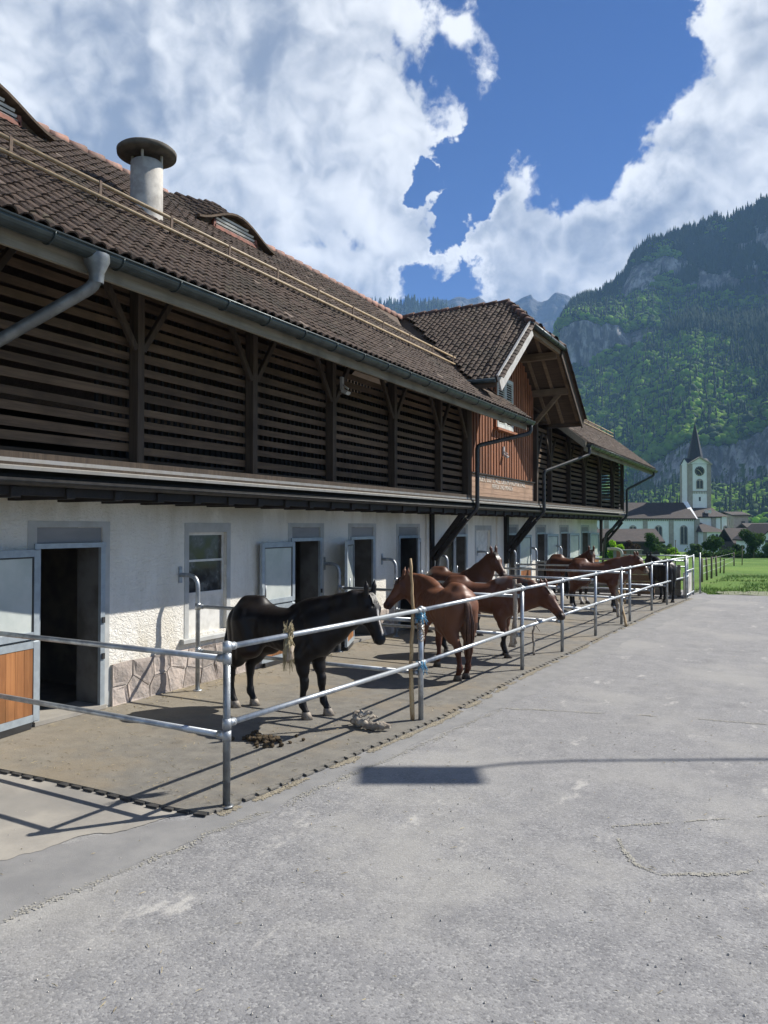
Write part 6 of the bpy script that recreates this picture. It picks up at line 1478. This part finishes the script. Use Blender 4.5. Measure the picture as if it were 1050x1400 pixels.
    for s in (-1, 1): FMB(root).bar((tc, td0 - .08, Zt(625.0)), (tc + s * (hw * K + .35), td0 - .08, Zt(635.0)), .5, .3).build('gable_coping', M['sandstone'], tw)
    b = FMB(root); n = 8; zb, zt = Zt(631), Zt(574.5); r1 = hw * K * .66
    base = [(tc + hw * K * x, dc + hw * K * y, Zt(633.5)) for x, y in ((-1, -1), (1, -1), (1, 1), (-1, 1))]
    mid = [(tc + r1 * math.cos(math.pi / 8 + q * math.pi / 4), dc + r1 * math.sin(math.pi / 8 + q * math.pi / 4), Zt(621)) for q in range(8)]
    low = [(tc + r1 * 1.18 * math.cos(math.pi / 8 + q * math.pi / 4), dc + r1 * 1.18 * math.sin(math.pi / 8 + q * math.pi / 4), Zt(633.5)) for q in range(8)]
    b.add(low + mid + [(tc, dc, zt)], [(q, (q + 1) % 8, (q + 1) % 8 + 8, q + 8) for q in range(8)] + [(8 + q, 8 + (q + 1) % 8, 16) for q in range(8)])
    for (x, y) in ((-1, 0), (1, 0), (0, -1), (0, 1)):      # saddle roofs of the four gables
        e = hw * K; p0 = (tc + x * (e + .2), dc + y * (e + .2), Zt(625.2)); q0 = (tc, dc, Zt(625.2)); l = (tc + x * (e + .2) - y * e, dc + y * (e + .2) + x * e, Zt(634.2)); r = (tc + x * (e + .2) + y * e, dc + y * (e + .2) - x * e, Zt(634.2))
        b.add([p0, q0, (tc - y * e, dc + x * e, Zt(634.2)), l], [(0, 1, 2, 3)]); b.add([p0, q0, (tc + y * e, dc - x * e, Zt(634.2)), r], [(3, 2, 1, 0)])
    b.build('spire', M['slate'], tw); FMB(root).tube([(tc, dc, zt - .1), (tc, dc, zt + .9)], .05, 6).build('finial', M['gold'], tw)
    # clock
    zc = Zt(644); b = FMB(root); n = 32; R0 = 1.06; b.prism([(tc + R0 * math.cos(q * 6.2832 / n), td0 - .12, zc + R0 * math.sin(q * 6.2832 / n)) for q in range(n)], (0, .12, 0)); ck = b.build('clock_face', M['clock'], tw)
    b = FMB(root)
    for q in range(12):
        a = q * math.pi / 6; b.bar((tc + .80 * math.sin(a), td0 - .135, zc + .80 * math.cos(a)), (tc + 1.0 * math.sin(a), td0 - .135, zc + 1.0 * math.cos(a)), .09, .02, up=(0, 1, 0))
    b.build('hour_mark', M['gold'], ck)
    for a, l, w in ((R(-55), .62, .11), (R(143), .85, .08)): FMB(root).bar((tc, td0 - .16, zc), (tc + l * math.sin(a), td0 - .16, zc + l * math.cos(a)), w, .02, up=(0, 1, 0)).build('clock_hand', M['gold'], ck)
    w = arch(FMB(root), tc - .80, tc + .80, Zt(668.5), Zt(654.5), td0 - .10, .10).build('belfry_surround', M['sandstone'], tw)
    for s in (-1, 1): arch(FMB(root), tc + (s * .36) - .27, tc + s * .36 + .27, Zt(667.5), Zt(657), td0 - .13, .03).build('belfry_opening', M['churchglass'], w)
    FMB(root).box(ta0 - .05, ta1 + .05, td0 - .16, td0 + .0, Zt(672.4), Zt(671.2)).build('string_course', M['sandstone'], tw)
    b = FMB(root)
    for q in range(9): b.box(tc - 1.55 + q * .36, tc - 1.40 + q * .36, td0 - .08, td0, Zt(675), Zt(672.5))
    b.build('arch_frieze', M['sandstone'], tw)
    FMB(root).box(tc - .20, tc + .20, td0 - .06, td0, Zt(685), Zt(679.5)).build('tower_window', M['churchglass'], tw)
build_church()

def house(px0, px1, py_base, py_eave, py_ridge, depth, label, wall, roof, dep=7.0, gable_front=False, wins=(), name='house', over=.5):
    root, k, z0 = village_root(name, label, 'house', (px0 + px1) / 2, depth); w = (px1 - px0) * k / 2; ze = CAM_H + (720 - py_eave) * k - z0; zr = CAM_H + (720 - py_ridge) * k - z0
    wl = FMB(root).box(-w, w, 0, dep, -1, ze).build('wall', wall); b = FMB(root)
    if gable_front:
        FMB(root).prism([(-w, 0, ze), (w, 0, ze), (0, 0, zr)], (0, dep, 0)).build('gable', wall, wl)
        for s in (-1, 1): b.prism([(0, -over, zr + .25), (s * (w + over), -over, ze - .25), (s * (w + over), -over, ze - .02), (0, -over, zr + .5)], (0, dep + 2 * over, 0))
    else: b.prism([(-w - over, -over, ze - .2), (-w - over, dep / 2, zr), (-w - over, dep + over, ze - .2), (-w - over, dep + over, ze - .45), (-w - over, dep / 2, zr - .3), (-w - over, -over, ze - .45)], (2 * w + 2 * over, 0, 0))
    b.build('roof', roof)
    for (fx, z_a, z_b, ww) in wins: FMB(root).box(fx * w - ww / 2, fx * w + ww / 2, -.06, 0, z_a, z_b).build('window', M['churchglass'], wl)
    return root
house(1003, 1023, 750, 703, 699, 185, 'tall grey-brown house with rounded roof just right of the church apse', M['sandstone'], M['churchroof'], 9, False, [(.3, 6, 7.2, .9)])
house(1005, 1034, 752, 741, 722, 140, 'low house with big dark brown roof right of the church', M['shedwood'], M['churchroof'], 7)
house(1036, 1085, 752, 738, 720, 130, 'white house with dark gable roof at the right edge of the picture', M['churchwall'], M['churchroof'], 8, True, [(.0, 1.2, 2.4, .9), (-.45, 1.2, 2.4, .9)])
house(1028, 1062, 748, 724, 715, 175, 'farther dark-roofed house with pale chimney behind the white house', M['churchwall'], M['churchroof'], 8, False, [(-.2, 3, 4.2, .8)])
house(776, 902, 760, 738, 723, 100, 'dark wooden shed with grey roof in front of the church nave', M['shedwood'], M['churchroof'], 6, False, (), 'shed')

# trees and bushes: trunk, limbs, and a crown of many small leaves
def leafy(name, label, cat, base, h, rx, ry, mat, n=2600, trunk=True, zb=.25, leaf=.13, group=None, lumps=9, seed=1):
    g = np.random.default_rng(seed); root = empty(name, base, g.uniform(0, 6), label, cat, group); C = []
    for q in range(lumps):
        a = g.uniform(0, 6.28); r = g.uniform(.2, .62); zz = g.uniform(zb + .18, .86); C.append((rx * r * math.cos(a), ry * r * math.sin(a), h * zz, g.uniform(.24, .42) * min(rx, h * .5)))
    C.append((0, 0, h * (.5 + zb * .5), min(rx, h * .4) * .6)); C = np.array(C); wts = C[:, 3] ** 2; i = g.choice(len(C), n, p=wts / wts.sum()); d = g.normal(0, 1, (n, 3)); d /= np.linalg.norm(d, axis=1)[:, None]
    P = C[i, :3] + d * (C[i, 3] * g.uniform(.55, 1.12, n) ** .7)[:, None]; P[:, 2] = np.maximum(P[:, 2], h * zb * .4)
    nrm = d + g.normal(0, .55, (n, 3)); nrm /= np.linalg.norm(nrm, axis=1)[:, None]; t = np.cross(nrm, g.normal(0, 1, (n, 3))); t /= np.linalg.norm(t, axis=1)[:, None]; b = np.cross(nrm, t); s = leaf * g.uniform(.6, 1.4, n)[:, None]
    V = np.stack([P - t * s * .5, P + b * s * .32 + nrm * s * .06, P + t * s * .62, P - b * s * .32 + nrm * s * .06], 1).reshape(-1, 3); Q = np.arange(4 * n).reshape(-1, 4)
    link('crown', fast_mesh('crown', V, Q, mat), None, root); mb = MB()
    hh = h * (.72 if trunk else .5); mb.tube([(0, 0, -.2), (.02 * h, .0, hh * .5), (0, .02 * h, hh)], [.035 * h * .6, .026 * h * .6, .008 * h], 8); to = mb.build('trunk', M['postwood'], root)
    for q in range(6): c = C[q % len(C)]; MB().tube([(0, 0, hh * g.uniform(.3, .7)), (c[0] * .5, c[1] * .5, c[2] * .8), tuple(c[:3])], [.014 * h * .6, .009 * h * .6, .003 * h], 5).build('limb', M['postwood'], to)
    return root
def plant(px, depth, wpx, hpx, mat, label, cat='bush', name='bush', n=2600, leaf=.16, seed=1, **kw):
    p = site(px, 720, depth); p.z = VZ(p); k = depth / FOC; return leafy(name, label, cat, p, hpx * k, wpx * k / 2, wpx * k / 2, mat, n, leaf=leaf, seed=seed, **kw)
plant(843, 68, 34, 30, M['leaf'], 'bright green bush at the far end of the stable', seed=3, zb=.05, trunk=False)
plant(832, 74, 30, 30, M['leafdark'], 'dark green bush half hidden by the stable corner', seed=13, zb=.05, trunk=False)
plant(864, 78, 30, 26, M['leafred'], 'dark purplish bush in front of the wooden shed', seed=4, zb=.05, trunk=False)
plant(892, 82, 34, 36, M['leafdark'], 'loose grey-green young tree before the shed and the nave', 'tree', 'young_tree', 2400, .18, 5)
plant(910, 78, 40, 24, M['leafblue'], 'low spreading bush below the nave window', seed=6, zb=.08, trunk=False)
plant(921, 76, 24, 16, M['leaf'], 'low light green bush right of the spreading one', seed=16, zb=.05, trunk=False)
plant(950, 88, 24, 20, M['leafblue'], 'small bush below the church sacristy, left of the round tree', seed=7, zb=.05, trunk=False)
plant(975, 86, 38, 34, M['leafdark'], 'round dense tree in front of the church sacristy', 'tree', 'young_tree', 3200, .18, 8, zb=.12)
plant(1030, 92, 44, 38, M['leafdark'], 'dark green tree before the houses at the right edge', 'tree', 'young_tree', 3400, .2, 9, zb=.1)
plant(1008, 96, 26, 18, M['leafdark'], 'low dark bush left of the tree at the right edge', seed=10, zb=.05, trunk=False)
plant(1052, 88, 26, 24, M['leafblue'], 'grey-green bush at the very right edge below the white house', seed=11, zb=.05, trunk=False)
# hedge along the far side of the meadow, wire fence posts, hutch, parked car far off
p0, p1 = site(940, 720, 96), site(1130, 720, 90); g = np.random.default_rng(5); n = 5200; tq = g.random(n); P = np.array([p0[:]]) * (1 - tq[:, None]) + np.array([p1[:]]) * tq[:, None]; P += g.normal(0, .35, (n, 3)) * (1, 1, 0)
P[:, 2] = [VZ(Vector(q)) for q in P] + np.abs(g.normal(0, .45, n)) * (0.6 + fbm(tq * 14, tq * 0, 3, 4)); d = g.normal(0, 1, (n, 3)); d /= np.linalg.norm(d, axis=1)[:, None]; t_ = np.cross(d, g.normal(0, 1, (n, 3))); t_ /= np.linalg.norm(t_, axis=1)[:, None]; b_ = np.cross(d, t_); s_ = .2 * g.uniform(.6, 1.4, n)[:, None]
hg = link('hedge', fast_mesh('hedge', np.stack([P - t_ * s_ * .5, P + b_ * s_ * .4, P + t_ * s_ * .6, P - b_ * s_ * .4], 1).reshape(-1, 3), np.arange(4 * n).reshape(-1, 4), M['leafdark'])); tag(hg, 'low dark hedge along the far side of the meadow', 'hedge')
PW = [tuple(site(px, 720, d)[:2]) for px, d in ((959, 33), (966, 35), (972, 37.5), (979, 40), (1003, 60))]
wf = empty('wire_fence', (PW[0][0], PW[0][1], 0), 0, 'row of dark wooden posts with wires at the edge of the meadow', 'fence')
for i, (x, y) in enumerate(PW):
    z = float(gz(x, y)); h = 1.02; MB().tube([(x - PW[0][0], y - PW[0][1], z - .1), (x - PW[0][0] + rnd.uniform(-.04, .04), y - PW[0][1], z + h)], [.05, .045], 9).build('post', M['postwood'], wf)
for hh in (.35, .65, .95): MB().tube([(x - PW[0][0], y - PW[0][1], float(gz(x, y)) + hh) for x, y in PW], .006, 5).build('wire', M['galv'], wf)
for (px, dp, hp, lb) in ((923, 60, 1.9, 'thin wooden stake in the meadow left of the post row'), (1014, 62, 1.5, 'thin dark stake standing alone in the open meadow'), (984, 45, .8, 'short pale stake right of the post row'), (989, 44, .8, 'short pale stake, farther right of the post row')):
    p = site(px, 720, dp); p.z = VZ(p); st = empty('stake', p, 0, lb, 'stake', 'stakes in the meadow'); MB().tube([(0, 0, -.1), (.03, 0, hp)], [.04, .03], 7).build('shaft', M['postwood'], st); MB().box(-.03, .06, -.04, .04, hp - .06, hp - .02).build('insulator', M['black'], st)
p = site(860, 720, 66); p.z = VZ(p); hu = empty('hutch', p, YAW, 'small grey and brown hutch behind the last pen', 'hutch')
MB().box(-1.1, 1.1, 0, .9, 0, 1.0).build('wall', M['greyboard'], hu); MB().box(-1.1, -.25, -.03, -.001, .05, .95).build('door', M['redboard'], hu); MB().box(-1.2, 1.2, -.12, 1.0, 1.002, 1.07).build('roof', M['flash'], hu)
for x in (.1, .45, .8): MB().box(x, x + .03, -.02, -.001, .05, .95).build('batten', M['beam'], hu)
# gravel patch and grass tufts where the asphalt ends
tag(sheet('gravel_patch', [(-2.3, 27.1), (-.4, 27.4), (1.8, 27.5), (1.2, 29.0), (-1.0, 29.2), (-2.4, 28.6)], .004, M['gravelly'], .55, .12, 44), kind='structure')
def tufts():
    n = 26000; r = np.random.default_rng(17); x = r.uniform(-3.2, 7.5, n); y = 27.0 + 17 * r.random(n) ** 1.6; keep = (fbm(x * .8, y * .8, 3, 6) > .42) & ~((x > -2.4) & (x < 1.6) & (y > 27.0) & (y < 29.2) & (r.random(n) < .85)) & (y > 27.2 + .35 * fbm(x * 2, x * 0, 3, 9)); x, y = x[keep], y[keep]; n = len(x)
    z = gz(x, y) - .03 + np.where(y > 29, (fbm(x * .12, y * .12, 4, 3) - .5) * .25 * np.clip((y - 29) / 8, 0, 1), 0); h = r.uniform(.05, .16, n); a = r.uniform(0, 6.28, n); w = .012
    B0 = np.stack([x, y, z], 1); t = np.stack([np.cos(a), np.sin(a), 0 * a], 1) * w; tip = B0 + np.stack([r.normal(0, .05, n), r.normal(0, .05, n), h], 1)
    V = np.stack([B0 - t, B0 + t, tip], 1).reshape(-1, 3); tag(link('meadow_grass', fast_mesh('meadow_grass', V, np.arange(3 * n).reshape(-1, 3), M['blade'])), kind='stuff')
tufts()
# ------------------------------------------------------------------ air
def build_haze():
    m = bpy.data.materials.new('haze'); m.use_nodes = True; t = NT(m.node_tree); t.n.clear(); o = t.new('ShaderNodeOutputMaterial'); v = t.new('ShaderNodeVolumePrincipled')
    v.inputs['Color'].default_value = (.34, .58, 1.0, 1); v.inputs['Density'].default_value = HAZE; v.inputs['Anisotropy'].default_value = .0; t.lk(v.outputs[0], o.inputs['Volume'])
    hz = link('haze', MB().box(-9500, 9500, -9500, 9500, -16, 1090).mesh('haze'), m); hz['kind'] = 'stuff'
HAZE = 1.45e-4
build_haze()
